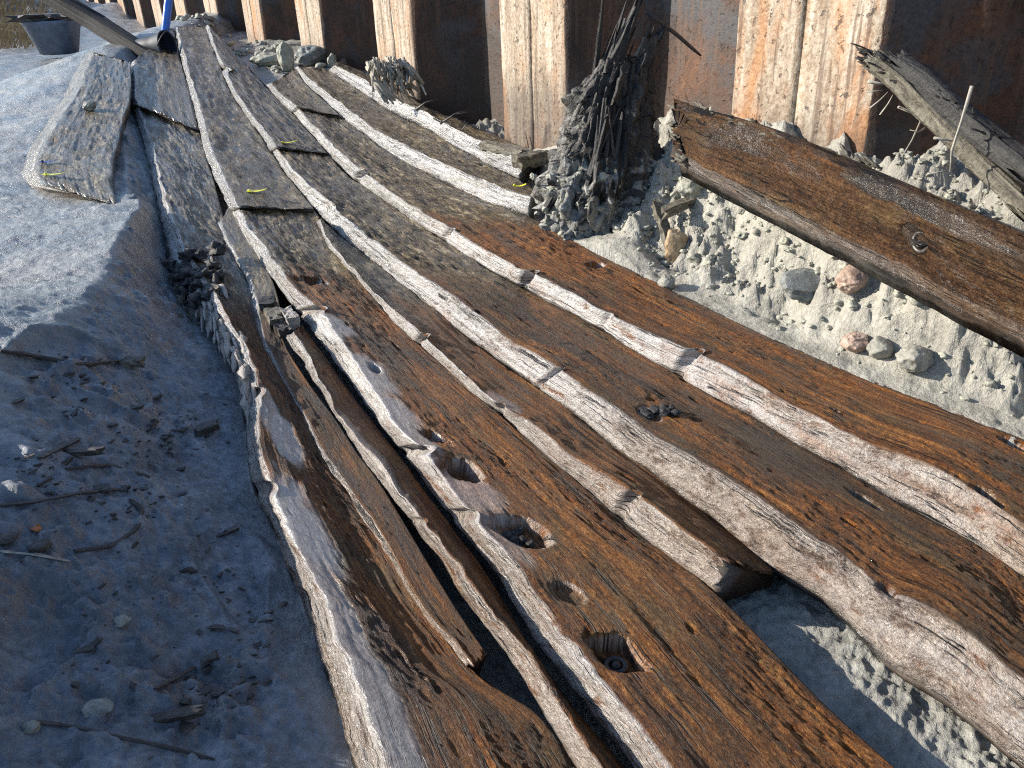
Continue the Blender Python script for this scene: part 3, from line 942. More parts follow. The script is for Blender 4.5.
# low spoil bank at the far left
gz = gz + .75 * np.exp(-(((gx + 8.2) / 2.4) ** 2 + ((gy - 13.2) / 2.0) ** 2)) * (1 + .3 * fbm(gx * 2, gy * 2, 0, 3, 81))
behind = (gx - WA[0]) * WN[0] + (gy - WA[1]) * WN[1]
nr, nc = gx.shape
V = np.stack([gx, gy, gz], -1).reshape(-1, 3)
i = np.arange(nr - 1)[:, None] * nc
j = np.arange(nc)[None]
j2 = (j + 1) % nc
Q = np.stack([i + j, i + j2, i + nc + j2, i + nc + j], -1).reshape(-1, 4)
V = np.vstack([V, [0, 0, float(G(0.0, 0.0))]])
T = [[nr * nc, (k + 1) % nc, k] for k in range(nc)]
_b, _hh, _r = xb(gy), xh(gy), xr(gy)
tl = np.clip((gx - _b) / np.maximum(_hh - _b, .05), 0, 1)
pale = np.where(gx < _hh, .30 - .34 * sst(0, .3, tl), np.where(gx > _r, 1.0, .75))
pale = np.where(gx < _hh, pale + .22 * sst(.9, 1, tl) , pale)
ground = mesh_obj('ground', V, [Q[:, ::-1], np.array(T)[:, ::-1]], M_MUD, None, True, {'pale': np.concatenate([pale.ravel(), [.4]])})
# make sure normals point up
if ground.data.polygons[1000].normal.z < 0: ground.data.flip_normals()
tag(ground, kind='structure')


def onG(px, py):
    return hit(px, py, lambda x, y: G(x, y, True))


def topof(seed, px, py):
    U2, V2, G3, top, d, pcz = HULL[seed]
    e = (U2 - px) ** 2 + (V2 - py) ** 2 + (~top) * 1e6
    return G3[np.unravel_index(np.argmin(e), e.shape)]


# ------------------------------------------------------------------ sheet pile wall
def wall():
    root = empty('sheet_pile_wall', (WA[0], WA[1], 0))
    tag(root, 'rusty corrugated steel sheet pile wall closing off the background', 'wall')
    D = WD / 1.4
    dep, wf, per = .30, .358 * 1.4, 1.4
    rec = (per - wf)
    web = .23
    for n in range(-2, 15):
        # from the middle of flange n to the middle of flange n+1 (s along the wall, e = depth away from camera)
        s0 = n * per - wf / 2
        key = [(0, 0, 1), (wf / 2 - .012, 0, 1), (wf / 2, .006, .8), (wf / 2 + web - .008, dep - .006, 0), (wf / 2 + web, dep, 0), (wf / 2 + rec - web, dep, 0),
               (wf / 2 + rec - web + .008, dep - .006, 0), (wf / 2 + rec, .006, 0), (wf / 2 + rec + .012, 0, 1), (per, 0, 1)]
        pts, cr = [], []
        for a, b in zip(key[:-1], key[1:]):
            m = max(1, int(math.hypot(b[0] - a[0], b[1] - a[1]) / .03))
            for k in range(m):
                f = k / m
                pts.append((a[0] + (b[0] - a[0]) * f, a[1] + (b[1] - a[1]) * f)); cr.append(a[2] + (b[2] - a[2]) * f)
        pts.append(key[-1][:2]); cr.append(1)
        pts, cr = np.array(pts), np.array(cr)
        # rolled interlock at both ends of the pile
        hook = np.where(pts[:, 0] < .035, -.010 * np.sin(np.clip(pts[:, 0] / .035, 0, 1) * math.pi), 0)
        pts[:, 1] += hook
        zs = np.linspace(-.3, 1.42, 60)
        m = len(pts)
        S = s0 + pts[:, 0]
        S[0] += .0025; S[-1] -= .0025
        Vv = []
        for side, th in ((0, 0), (1, .012)):
            for z in zs:
                x = WA[0] + D[0] * S + WN[0] * (pts[:, 1] + th)
                y = WA[1] + D[1] * S + WN[1] * (pts[:, 1] + th)
                nz = .004 * fbm(S * 6, z * 3, 0, 4, 5)
                Vv.append(np.stack([x + WN[0] * nz, y + WN[1] * nz, np.full(m, z)], 1))
        Vv = np.concatenate(Vv)
        L = len(zs)
        i = np.arange(L - 1)[:, None] * m
        j = np.arange(m - 1)[None]
        q = np.stack([i + j, i + j + 1, i + m + j + 1, i + m + j], -1).reshape(-1, 4)
        qb = q[:, ::-1] + L * m
        rim = []
        for e in (0, m - 1):
            for k in range(L - 1):
                a_, b_ = k * m + e, (k + 1) * m + e
                rim.append([a_, b_, b_ + L * m, a_ + L * m] if e == 0 else [b_, a_, a_ + L * m, b_ + L * m])
        for k in range(m - 1):
            a_ = (L - 1) * m + k
            rim.append([a_, a_ + 1, a_ + 1 + L * m, a_ + L * m])
        crust = np.tile(cr, L * 2) * .86
        zz_ = np.tile(np.repeat(zs, m), 2)
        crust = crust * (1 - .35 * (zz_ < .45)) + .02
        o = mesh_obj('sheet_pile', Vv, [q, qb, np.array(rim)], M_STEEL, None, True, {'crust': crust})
        o.data.shade_flat() if False else None
        under(root, o)
    return root


wall()


# ------------------------------------------------------------------ plank furniture: bolt, tags, splinters
def child(o, c):
    c.parent = o
    c.matrix_parent_inverse = __import__('mathutils').Matrix.Translation(-o.location)
    return c


c = topof(6, 620, 655)
mb = MB()
a_ = np.linspace(0, 2 * np.pi, 20)
mb.tube(np.stack([c[0] + .013 * np.cos(a_), c[1] + .013 * np.sin(a_), np.full(20, c[2] + .006)], 1), .0045, 7, cap=False)
mb.tube([c + [0, 0, -.01], c + [0, 0, .004], c + [.001, 0, .012]], [.008, .008, .005], 8)
child(p3, mb.build('iron_bolt', M_IRON))
c = topof(6, 434, 437)
mb = MB()
lump(mb, c + [0, 0, .002], (.017, .015, .009), 5, 3)
child(p3, mb.build('bolt_head', M_IRON))
c = topof(6, 518, 528)
mb = MB()
for k in range(14):
    lump(mb, c + [random.uniform(-.024, .024), random.uniform(-.022, .022), random.uniform(-.002, .004)], np.array([1, 1, .7]) * random.uniform(.006, .012), 50 + k, 2)
child(p3, mb.build('hole_plug', M_CHAR))
c = topof(9, 660, 412)
mb = MB()
for k in range(14):
    lump(mb, c + [random.uniform(-.04, .04), random.uniform(-.02, .02), random.uniform(-.002, .003)], np.array([1, 1, .5]) * random.uniform(.006, .014), 80 + k, 2)
child(p5, mb.build('hole_plug', M_CHAR))


def splint(mb, p, d, L, w, th, seed, bend=.03):
    d = np.asarray(d, float); d = d / np.linalg.norm(d)
    rng = np.random.RandomState(seed)
    k = np.linspace(0, 1, 6)[:, None]
    off = rng.randn(3) * bend * L
    pts = np.asarray(p) + d * L * k + off * (k ** 2)
    r_ = w * np.array([.8, 1, .98, .9, .75, .4]) * (1 + .25 * rng.randn(6))
    mb.tube(pts, np.maximum(r_, w * .08), 5, flat=th, jit=.35, seed=seed)


# rotten lip of the outermost plank: pale splinters along the broken side and a dark hollow knot
mb = MB()
rng = np.random.RandomState(3)
for k in range(170):
    f = rng.rand()
    py = 268 + f * 125
    px = np.interp(py, [268, 300, 320, 345, 380, 400], [186, 198, 208, 224, 243, 248]) + rng.uniform(0, 34) * (1 - f * .55)
    p = on(px, py, .0 + .045 * rng.rand())
    d = np.array([.33, -.94, -.10]) + rng.randn(3) * .06
    splint(mb, p, d, rng.uniform(.04, .16), rng.uniform(.003, .010), .6, 200 + k)
child(p1, stuffed(mb.build('splintered_lip', M_PALEW)))
mb = MB()
for k in range(46):
    px, py = rng.uniform(166, 222), 0
    py = rng.uniform(244, 300)
    if py > 262 + (px - 160) * 1.1: continue
    p = on(px, py, .01 + .05 * rng.rand())
    if rng.rand() < .45:
        lump(mb, p, np.array([.028, .03, .02]) * rng.uniform(.5, 1), 300 + k, 2, .7)
    else:
        splint(mb, p, np.array([.25, -.7, -.55]) + rng.randn(3) * .15, rng.uniform(.05, .11), rng.uniform(.005, .011), .7, 400 + k)
child(p1, stuffed(mb.build('rotten_knot', M_CHAR)))
# pale crust under the dark knot
mb = MB()
for k in range(40):
    px, py = rng.uniform(166, 200), rng.uniform(265, 325)
    p = on(px, py, .0 + .03 * rng.rand())
    splint(mb, p, np.array([.1, -.35, -.9]) + rng.randn(3) * .2, rng.uniform(.02, .06), rng.uniform(.004, .008), .7, 500 + k)
child(p1, stuffed(mb.build('splintered_lip', M_GREYW)))


# broken blocks between thin plank and batten
def block(name, px, py, off, L, w, h, yaw, mat, label, cat, group=None, tilt=0.0, seed=0, base=None):
    p = on(px, py, off) if base is None else np.asarray(base)
    n1, n2, n3 = 10, 6, 4
    mb = MB()
    M = basis([math.cos(yaw) * math.cos(tilt), math.sin(yaw) * math.cos(tilt), math.sin(tilt)])
    m = 9
    pts = np.array([p + M[:, 0] * L * (k / (m - 1) - .5) for k in range(m)])
    rngb = np.random.RandomState(seed)
    prof = np.array([(-1, -1), (-.4, -1), (.4, -1), (1, -1), (1, 0), (1, 1), (.4, 1), (-.4, 1), (-1, 1), (-1, 0)], float)
    V, g = [], []
    for k in range(m):
        f = 1 + .10 * rngb.randn()
        jj = prof * (1 + .10 * rngb.randn(*prof.shape))
        endj = (.06 * L * rngb.randn(len(prof))) if k in (0, m - 1) else np.zeros(len(prof))
        V.append(pts[k] + M[:, 1] * (jj[:, :1] * w / 2 * f) + M[:, 2] * (jj[:, 1:] * h / 2) + M[:, 0] * endj[:, None])
        g.append(np.stack([np.full(len(prof), L * k / m + seed), jj[:, 0] * w + seed * .2, jj[:, 1] * h], 1))
    n = len(prof)
    V, g = np.concatenate(V), np.concatenate(g)
    i = np.arange(m - 1)[:, None] * n; j = np.arange(n)[None]; j2 = (j + 1) % n
    Q = np.stack([i + j, i + j2, i + n + j2, i + n + j], -1).reshape(-1, 4)
    V = np.vstack([V, V[:n].mean(0), V[-n:].mean(0)]); g = np.vstack([g, g[0], g[-1]])
    Tt = [[m * n, (k + 1) % n, k] for k in range(n)] + [[m * n + 1, (m - 1) * n + k, (m - 1) * n + (k + 1) % n] for k in range(n)]
    mb.add(V, Q, Tt, g)
    o = mb.build(name, mat, None, False, {'edge': .5, 'wet': 0.0, 'silt': .9, 'dk': 0.0, 'near': 0.0, 'seam_shade': 0.0})
    recenter(o)
    if label: tag(o, label, cat, group)
    return o


block('wood_fragment', 274, 318, .018, .10, .034, .03, R(112), M_GREYW, 'grey broken wood chip wedged above the long dark gap', 'wood chip', 'broken chips in the gap', seed=1)
block('wood_fragment', 290, 318, .022, .085, .03, .035, R(116), M_PALEW, 'pale broken wood chip leaning against the broad plank above the batten', 'wood chip', 'broken chips in the gap', seed=2)
block('wood_fragment', 268, 304, .018, .06, .035, .025, R(102), M_STICK, 'dark broken chip topmost in the gap beside the broad plank', 'wood chip', 'broken chips in the gap', seed=3)
block('wood_fragment', 282, 331, .012, .06, .03, .03, R(120), M_STICK, 'dark chip at the upper end of the narrow batten', 'wood chip', 'broken chips in the gap', seed=4)


def find_tag(px, py, off, seed, mat, label, yaw, base=None, L=.075):
    p = on(px, py, off) if base is None else base
    root = empty('find_tag', p)
    tag(root, label, 'tag', 'yellow find tags on the planks' if mat is M_TAG else None)
    M = basis([math.cos(yaw), math.sin(yaw), .08])
    mb = MB()
    # gently curled strip
    m = 8
    V, Q = [], []
    for k in range(m):
        u = k / (m - 1) - .5
        for v in (-.5, .5):
            q = p + M[:, 0] * u * L + M[:, 1] * v * .022 + M[:, 2] * (.006 + .02 * u * u)
            V += [q, q + M[:, 2] * .0015]
    for k in range(m - 1):
        b = k * 4
        Q += [[b + 1, b + 5, b + 7, b + 3], [b, b + 2, b + 6, b + 4], [b, b + 4, b + 5, b + 1], [b + 2, b + 3, b + 7, b + 6]]
    Q += [[0, 1, 3, 2], [(m - 1) * 4, (m - 1) * 4 + 2, (m - 1) * 4 + 3, (m - 1) * 4 + 1]]
    mb.add(V, Q)
    under(root, mb.build('label_strip', mat, None, False))
    mb = MB()
    q = p - M[:, 0] * L * .38
    mb.tube([q + [0, 0, -.002], q + [0, 0, .012], q + [0, 0, .015]], [.004, .004, .006], 8)
    under(root, mb.build('pin', M_IRON if mat is M_BTAG else mat))


find_tag(257, 195, 0, 1, M_TAG, 'yellow tag above the dark step of the broad plank', R(-8), topof(5, 257, 194))
find_tag(290, 145, 0, 2, M_TAG, 'yellow tag at the dark step left of the middle strakes', R(-5), topof(8, 290, 144))
find_tag(56, 178, 0, 3, M_TAG, 'yellow tag on the mud-smeared plank at the far left', R(-12), topof(14, 56, 178), .1)
find_tag(520, 187, 0, 4, M_TAG, 'small yellow tag on the silvery plank beside the stump', R(-5), topof(12, 520, 188), .05)
find_tag(50, 164, 0, 5, M_BTAG, 'small blue tag behind the yellow tag on the mud-smeared plank', R(-5), topof(14, 50, 165), .075)

def beam(mb, pts, w, h, seed, m=30, taper=1.0):
    rng = np.random.RandomState(seed)
    pts = np.array(pts)
    u = np.linspace(0, len(pts) - 1, m)
    C = np.stack([np.interp(u, range(len(pts)), pts[:, k]) for k in range(3)], 1)
    ax = pts[-1] - pts[0]; Mx = basis(ax)
    n = 40
    an = np.linspace(0, 2 * np.pi, n, endpoint=False)
    cx, cy = np.sign(np.cos(an)) * np.abs(np.cos(an)) ** .5, np.sign(np.sin(an)) * np.abs(np.sin(an)) ** .5
    V, g = [], []
    for k in range(m):
        tp = 1 + (taper - 1) * k / (m - 1)
        f = tp * (1 + .14 * fbm(np.cos(an) * 3 + seed, np.sin(an) * 3, u[k] * .7, 4, seed, .65) + .10 * fbm(np.cos(an) * 9 + seed, np.sin(an) * 9, u[k] * .5, 3, seed + 1, .6))
        V.append(C[k] + np.outer(cx * w / 2 * f, Mx[:, 1]) + np.outer(cy * h / 2 * f, Mx[:, 2]))
        g.append(np.stack([np.full(n, u[k] * .15 + seed), an * w * .4, np.zeros(n)], 1))
    V[0] = V[0] + np.outer(.05 * (rng.rand(n) - .2), Mx[:, 0]); V[-1] = V[-1] + np.outer(.03 * rng.randn(n), Mx[:, 0])
    V, g = np.concatenate(V), np.concatenate(g)
    i = np.arange(m - 1)[:, None] * n; j = np.arange(n)[None]; j2 = (j + 1) % n
    Q = np.stack([i + j, i + j2, i + n + j2, i + n + j], -1).reshape(-1, 4)
    V = np.vstack([V, V[:n].mean(0), V[-n:].mean(0)]); g = np.vstack([g, g[0], g[-1]])
    T_ = [[m * n, (k + 1) % n, k] for k in range(n)] + [[m * n + 1, (m - 1) * n + k, (m - 1) * n + (k + 1) % n] for k in range(n)]
    mb.add(V, Q, T_, g)


# ------------------------------------------------------------------ rotten stump
def stump():
    b = onG(602, 238)
    b = np.array([b[0], b[1], G(b[0], b[1], False)])
    yb = b[1] + .22
    root = empty('broken_frame_timber', b)
    tag(root, 'black rotten upright timber splintered at the top, standing against the sheet piling', 'broken timber')
    rngs = np.random.RandomState(11)
    # centre line
    cl = np.array([aty(600, 272, yb - .04), aty(602, 205, yb), aty(608, 150, yb + .04), aty(615, 100, yb + .07), aty(628, 58, yb + .08)])
    rr = np.array([.205, .185, .152, .125, .070])
    mt = np.linspace(0, 4, 90)
    C = np.stack([np.interp(mt, range(5), cl[:, k]) for k in range(3)], 1)
    rd = np.interp(mt, range(5), rr)
    n = 150
    an = np.linspace(0, 2 * np.pi, n, endpoint=False)
    V, g = [], []
    for k in range(90):
        ca, sa = np.cos(an), np.sin(an)
        f = .22 * fbm(ca * 2.2 + 4, sa * 2.2, C[k, 2] * 5, 4, 31, .6) + .20 * fbm(ca * 7, sa * 7, C[k, 2] * 9, 4, 32, .65) - .16 * np.abs(noise(an * 11, C[k, 2] * 2, 0, 33)) + .10 * noise(ca * 22, sa * 22, C[k, 2] * 26, 34) * sst(3, 1, mt[k])
        r_ = rd[k] * (1.06 + f)
        V.append(np.stack([C[k, 0] + r_ * ca, C[k, 1] + .8 * r_ * sa, C[k, 2] + .02 * noise(an * 5, k * .3, 0, 3)], 1))
        g.append(np.stack([np.full(n, C[k, 2]), an * .15, np.zeros(n)], 1))
    V, g = np.concatenate(V), np.concatenate(g)
    i = np.arange(89)[:, None] * n; j = np.arange(n)[None]; j2 = (j + 1) % n
    Q = np.stack([i + j, i + j2, i + n + j2, i + n + j], -1).reshape(-1, 4)
    V = np.vstack([V, C[-1]]); g = np.vstack([g, g[-1]])
    T_ = [[90 * n, 89 * n + k, 89 * n + (k + 1) % n] for k in range(n)]
    mb = MB(); mb.add(V, Q, T_, g)
    under(root, mb.build('timber_core', M_CLAYED, None, True))
    def P(px, py, dy=0.0): return aty(px, py, yb + .07 + dy)
    k = 0
    # two splintered prongs: each a rotten wedge with slats split off along it
    for prong, (line, w0, w1, cnt) in enumerate([([(596, 120), (607, 82), (622, 44), (638, 4)], .125, .035, 16), ([(624, 116), (635, 84), (645, 60), (652, 38)], .125, .085, 14)]):
        pts = np.array([P(*q) for q in line])
        mb = MB()
        beam(mb, pts, w0, .07, 40 + prong, 40, w1 / w0)
        under(root, mb.build('prong', M_CHAR, None, True))
        ax_ = pts[-1] - pts[0]; Lp = np.linalg.norm(ax_); Mx = basis(ax_)
        for q in range(cnt):
            u = rngs.uniform(0, .5)
            off = Mx[:, 1] * rngs.uniform(-.5, .5) * w0 * (1 - .5 * u) + Mx[:, 2] * rngs.uniform(-.045, .045)
            mb = MB()
            splint(mb, pts[0] + ax_ * u + off, ax_ + rngs.randn(3) * .03 - off * .6, Lp * rngs.uniform(.3, 1.02 - u), rngs.uniform(.006, .015), .45, 600 + k, .02)
            under(root, mb.build('splinter', M_CHAR, None, False))
            k += 1
    # long slivers clinging to the flanks
    for q in range(26):
        side = rngs.choice([0, 1, 2])
        u = rngs.rand()
        if side == 0: a, e = P(545 + 22 * rngs.rand(), 225 - 20 * rngs.rand(), -.1), P(572 + 26 * rngs.rand(), 110 + 40 * rngs.rand(), -.06)
        elif side == 1: a, e = P(648 + 16 * rngs.rand(), 235 + 25 * rngs.rand(), -.16), P(640 + 14 * rngs.rand(), 120 + 70 * rngs.rand(), -.09)
        else: a, e = P(575 + 50 * rngs.rand(), 170 + 30 * rngs.rand(), -.19), P(600 + 30 * rngs.rand(), 90 + 30 * rngs.rand(), -.13)
        mb = MB()
        splint(mb, a, e - a, np.linalg.norm(e - a) * rngs.uniform(.6, 1), rngs.uniform(.005, .012), .6, 700 + q, .04)
        under(root, mb.build('splinter', M_CHAR, None, False))
    # lumps of concretion stuck to the face
    mb = MB()
    for q in range(110):
        px, py = rngs.uniform(548, 650), rngs.uniform(150, 262)
        if px < 548 + (262 - py) * .3: continue
        p = P(px, py, -.17 + .08 * abs((px - 600) / 50) + .05 * rngs.rand())
        lump(mb, p, np.array([rngs.uniform(.7, 1.3), 1, rngs.uniform(.5, 1)]) * (.006 + .034 * rngs.rand() ** 2.0), 800 + q, 3, .8, 2.6, rngs.rand() * 6, .8)
    under(root, stuffed(mb.build('concretion', M_CLAYED, None, True)))
    mb = MB()
    for q in range(130):
        px, py = rngs.uniform(532, 640), rngs.uniform(170, 268)
        if rngs.rand() > (1.1 - abs(px - 565) / 70): continue
        p = P(px, py, -.23 + .08 * abs((px - 600) / 50) + .07 * rngs.rand())
        lump(mb, p, np.array([rngs.uniform(.7, 1.3), 1, rngs.uniform(.5, 1)]) * (.003 + .016 * rngs.rand() ** 2), 950 + q, 2, .6, 1.8, rngs.rand() * 6, .8)
    under(root, stuffed(mb.build('silt_crust', M_CLOD, None, True)))
    # side branch twig of the top, hanging right
    mb = MB()
    mb.tube([P(646, 12), P(660, 22), P(678, 36), P(694, 50), P(701, 56)], [.007, .006, .006, .005, .003], 6, jit=.2)
    under(root, mb.build('twig', M_STICK))
    return root


stump()

# ------------------------------------------------------------------ loose planks on the bank
def slab(name, Tp, Bp, Rp, label, seed, **kw):
    """Tp / Bp: front top and bottom edge, Rp: back edge, all world polylines"""
    return plank(name, None, None, None, label, seed=seed, surf=(np.array(Tp), np.array(Bp), np.array(Rp)), cat='loose plank', group=None, **kw)


def lerpz(pts, z0, z1):
    x0, x1 = pts[0][0], pts[-1][0]
    return [at(px, py, z0 + (z1 - z0) * (px - x0) / (x1 - x0)) for px, py in pts]


def line3(p, q, m=9):
    return [p + (q - p) * k / (m - 1) for k in range(m)]
Tq = line3(at(668, 150, .53), at(1040, 336, .455))
Bq = line3(at(674, 163, .50), at(1050, 356, .43))
Rq = line3(at(673, 98, .665), at(1040, 240, .60))
for k_, v_ in enumerate((0, .0, .012, .018, .02, .014, .01, .005, 0)): Rq[k_][2] += v_
dq = Tq[-1] - Tq[-2]; dq /= np.linalg.norm(dq)
for L_ in (Tq, Bq, Rq): L_.append(L_[-1] + dq * .35)
p10 = slab('loose_plank', Tq, Bq, Rq, 'big dark brown plank with a bolt hole, lying loose on the rubble bank', 21, ncol=60, rag=(.06, 0), silt=(1.9, 3.0), rough=1.3, dk=.25, siltadd=-.30, hedge=0.0,
           holes=[(914, 241, .034, .030, .020, 2), ], edgew=.22, thick=.06)
c = topof(21, 918, 243)
mb = MB()
a_ = np.linspace(0, 2 * np.pi, 24)
U2_, V2_, G3_ = HULL[21][:3]
_nv = np.cross(Tq[-1] - Tq[0], Rq[4] - Tq[4]); _nv = _nv / np.linalg.norm(_nv) * (1 if _nv[2] > 0 else -1)
M_ = basis(Tq[-1] - Tq[0], _nv)
lump(mb, c + _nv * .004, (.024, .022, .006), 77, 3)
mb.tube(np.array([c + _nv * .010 + M_[:, 0] * .020 * math.cos(t) + M_[:, 1] * .018 * math.sin(t) for t in a_]), .006, 7, cap=False, jit=.2)
child(p10, mb.build('iron_ring', M_IRON))
# frayed fibres at its broken end
mb = MB()
rng = np.random.RandomState(5)
AX10 = (Tq[0] - Tq[3]) / np.linalg.norm(Tq[0] - Tq[3])
for k in range(34):
    f = rng.rand()
    px, py = 676 + rng.uniform(-2, 14), 100 + f * 58
    p = at(px, py, .66 - .13 * f)
    splint(mb, p + [0, 0, -.012], AX10 + rng.randn(3) * .10, rng.uniform(.02, .06), rng.uniform(.004, .010), .5, 1100 + k)
for k in range(60):
    f = rng.rand()
    px, py = np.interp(f, [0, .4, 1], [700, 790, 890]), np.interp(f, [0, .4, 1], [104, 138, 168])
    p = at(px, py, .665 - .05 * f)
    splint(mb, p + [0, 0, -.006], AX10 + rng.randn(3) * .18, rng.uniform(.02, .06), rng.uniform(.003, .007), .5, 1200 + k)
child(p10, stuffed(mb.build('frayed_fibres', M_GREYW)))

# weathered split timber leaning on the wall at the right
yA, yB = 1.93, 1.50
def tl(px, py):
    return aty(px, py, yA + (yB - yA) * (px - 862) / (1040 - 862))
root = empty('split_timber', tl(960, 120))
tag(root, 'weathered split timber with frayed end leaning against the piling at upper right', 'split timber')
rng = np.random.RandomState(8)
mb = MB(); beam(mb, [tl(872, 58), tl(905, 84), tl(950, 130), tl(985, 165), tl(1040, 215)], .05, .038, 3)
under(root, mb.build('lower_half', M_GREYW))
mb = MB(); beam(mb, [tl(898, 62) + [0, .02, 0], tl(930, 82) + [0, .02, 0], tl(975, 125) + [0, .02, 0], tl(1045, 180) + [0, .02, 0]], .045, .04, 4)
under(root, mb.build('upper_half', M_CHAR))
mb = MB()
for k in range(40):
    p = tl(rng.uniform(868, 905), 0) ; q = rng.rand()
    p = tl(864 + 40 * q + rng.uniform(-3, 6), 55 + 26 * q + rng.uniform(-10, 10))
    splint(mb, p, np.array([-.66, .35, .3]) + rng.randn(3) * .12, rng.uniform(.02, .05), rng.uniform(.004, .009), .5, 1300 + k)
for k in range(40):
    q = rng.rand()
    p = tl(900 + 110 * q, 62 + 85 * q + rng.uniform(-6, 4)) + [0, .02, 0]
    splint(mb, p, np.array([-.6, .3, .4]) + rng.randn(3) * .2, rng.uniform(.02, .05), rng.uniform(.003, .007), .5, 1400 + k)
under(root, stuffed(mb.build('frayed_fibres', M_CHAR, None, False)))

# roots hanging from it
def roots(name, lines, r0, mat, label, cat, y, group=None):
    mb = MB()
    for k, (pts, w) in enumerate(lines):
        mb.tube([aty(px, py, y + dy) for px, py, dy in pts], np.linspace(w, w * .45, len(pts)), 6, jit=.2, seed=k)
    o = mb.build(name, mat)
    recenter(o)
    return tag(o, label, cat, group)


roots('root_strands', [([(868, 82, 0), (882, 84, 0), (896, 80, 0)], .0035), ([(898, 107, 0), (915, 114, 0), (922, 120, 0)], .003), ([(922, 118, 0), (912, 140, 0), (903, 155, 0), (901, 167, 0)], .0022),
                       ([(870, 108, 0), (880, 100, 0), (888, 92, 0)], .002), ([(880, 115, 0), (888, 104, 0), (893, 95, 0)], .002), ([(925, 128, 0), (918, 132, 0), (910, 130, 0)], .002), ([(868, 92, 0), (884, 90, 0)], .002)],
      .003, M_ROOT, 'pale dry roots hanging below the split timber at upper right', 'roots', 1.86)
roots('dry_twig', [([(972, 86, 0), (962, 120, -.01), (952, 150, -.01), (950, 172, -.02)], .0035), ([(934, 138, 0), (945, 140, 0), (953, 141, 0)], .003), ([(928, 174, 0), (940, 172, 0), (952, 170, 0)], .002)],
      .003, M_ROOT, 'thin dry stem standing upright before the split timber', 'stem', 1.62)

# bleached fibre tangle and twigs by the dark piling
def tangle():
    rngt = np.random.RandomState(21)
    mb = MB()
    y = 4.35
    for k in range(46):
        x0 = rngt.uniform(372, 408); sag = rngt.uniform(14, 44)
        tx = x0 + rngt.uniform(-6, 22)
        p = [aty(x0, 60 + rngt.uniform(-3, 5), y + rngt.uniform(-.05, .1)), aty((x0 + tx) / 2 + rngt.uniform(-4, 4), 60 + sag * .5, y + rngt.uniform(-.1, .05)), aty(tx, 58 + sag, y + rngt.uniform(-.12, .02))]
        mb.tube(p, np.array([.009, .008, .004]) * rngt.uniform(.5, 1.3), 5, jit=.3, seed=k)
    for k in range(14):
        x0 = 368 + k * .8
        p = [aty(366 + rngt.uniform(0, 6), 60 + rngt.uniform(0, 8), y), aty(372 + rngt.uniform(0, 8), 82, y - .05), aty(384 + rngt.uniform(0, 20), 96 + rngt.uniform(0, 8), y - .12)]
        mb.tube(p, np.array([.012, .010, .005]) * rngt.uniform(.6, 1.2), 5, jit=.3, seed=k + 60)
    mb.tube([aty(400, 62, y), aty(412, 70, y - .02), aty(424, 84, y - .04)], [.012, .014, .006], 6, jit=.3)
    mb.tube([aty(402, 88, y), aty(412, 86, y), aty(420, 92, y)], [.010, .012, .006], 6, jit=.3)
    o = mb.build('root_tangle', M_ROOT)
    recenter(o)
    tag(o, 'bleached tangle of roots hanging over the uppermost plank before the piling', 'roots')


tangle()
roots('dry_twig', [([(416, 110, 0), (425, 103, 0), (438, 99, 0)], .006), ([(440, 124, 0), (455, 114, 0), (468, 110, 0)], .005), ([(455, 114, 0), (468, 112, 0), (474, 111, 0)], .003), ([(462, 130, 0), (468, 122, 0)], .003), ([(433, 118, 0), (440, 122, 0), (448, 121, 0)], .004)],
      .004, M_STICK, 'dry forked twigs sticking up behind the uppermost plank', 'twigs', 3.75)

# broken pieces at the end of the uppermost plank
e = on(532, 162, .05)
block('wood_fragment', 0, 0, 0, .16, .06, .05, R(40), M_GREYW, 'grey broken block at the stump end of the uppermost plank', 'wood block', seed=9, base=e + [0, 0, .01])
block('wood_fragment', 0, 0, 0, .30, .05, .03, R(128), M_GREYW, 'narrow grey splinter beside the uppermost plank end', 'wood block', seed=10, base=on(505, 149, .06))

# ------------------------------------------------------------------ stones and fragments on the bank
def stone(px, py, wpx, hpx, mat, label, seed, dpt=1.0, rot=0.0, facet=.5, base=None, sink=.25, rough=.22):
    p = onG(px, py + hpx * .3) if base is None else base
    dist = np.linalg.norm(p - CAM)
    w, h = wpx / FPX * dist / 2, hpx / FPX * dist / 2
    mb = MB()
    lump(mb, np.array([p[0], p[1], G(p[0], p[1]) + h * (1 - 2 * sink)]) if base is None else p + [0, 0, h * .7], (w, w * dpt, h), seed, 4, rough, 1.3, rot, facet)
    o = mb.build('stone', mat)
    recenter(o)
    return tag(o, label, 'stone', 'stones on the mud bank')


stone(676, 249, 24, 34, M_OCHRE, 'ochre stone standing on edge at the foot of the stump', 1, .6, sink=.1)
stone(667, 285, 16, 14, M_STONE, 'small round grey stone lying on the orange plank edge below the ochre stone', 2, 1, sink=.05)
stone(850, 280, 30, 24, M_PINK, 'round pinkish stone in the rubble below the loose plank', 3, 1, sink=.2)
stone(805, 286, 50, 32, M_SLATE, 'flat grey slab of rock in the rubble left of the pinkish stone', 4, .8, .3, .9, sink=.2)
stone(913, 362, 30, 27, M_STONE, 'grey stone casting a long shadow on the pale silt strip', 5, 1, .5, .8, sink=.08)
stone(879, 350, 22, 19, M_STONE, 'small grey stone between the rusty and the shadow-casting stone', 6, 1, .2, .6, sink=.1)
stone(853, 344, 26, 18, M_PINK, 'rusty brown stone at the left of three on the silt strip', 7, .9, .1, .7, sink=.1)
stone(692, 187, 26, 22, M_CLOD, 'pale clod wedged under the broken end of the loose plank', 8, 1, .7, .7)
stone(842, 272, 10, 8, M_STONE, 'tiny grey pebble touching the pinkish stone', 9, 1)
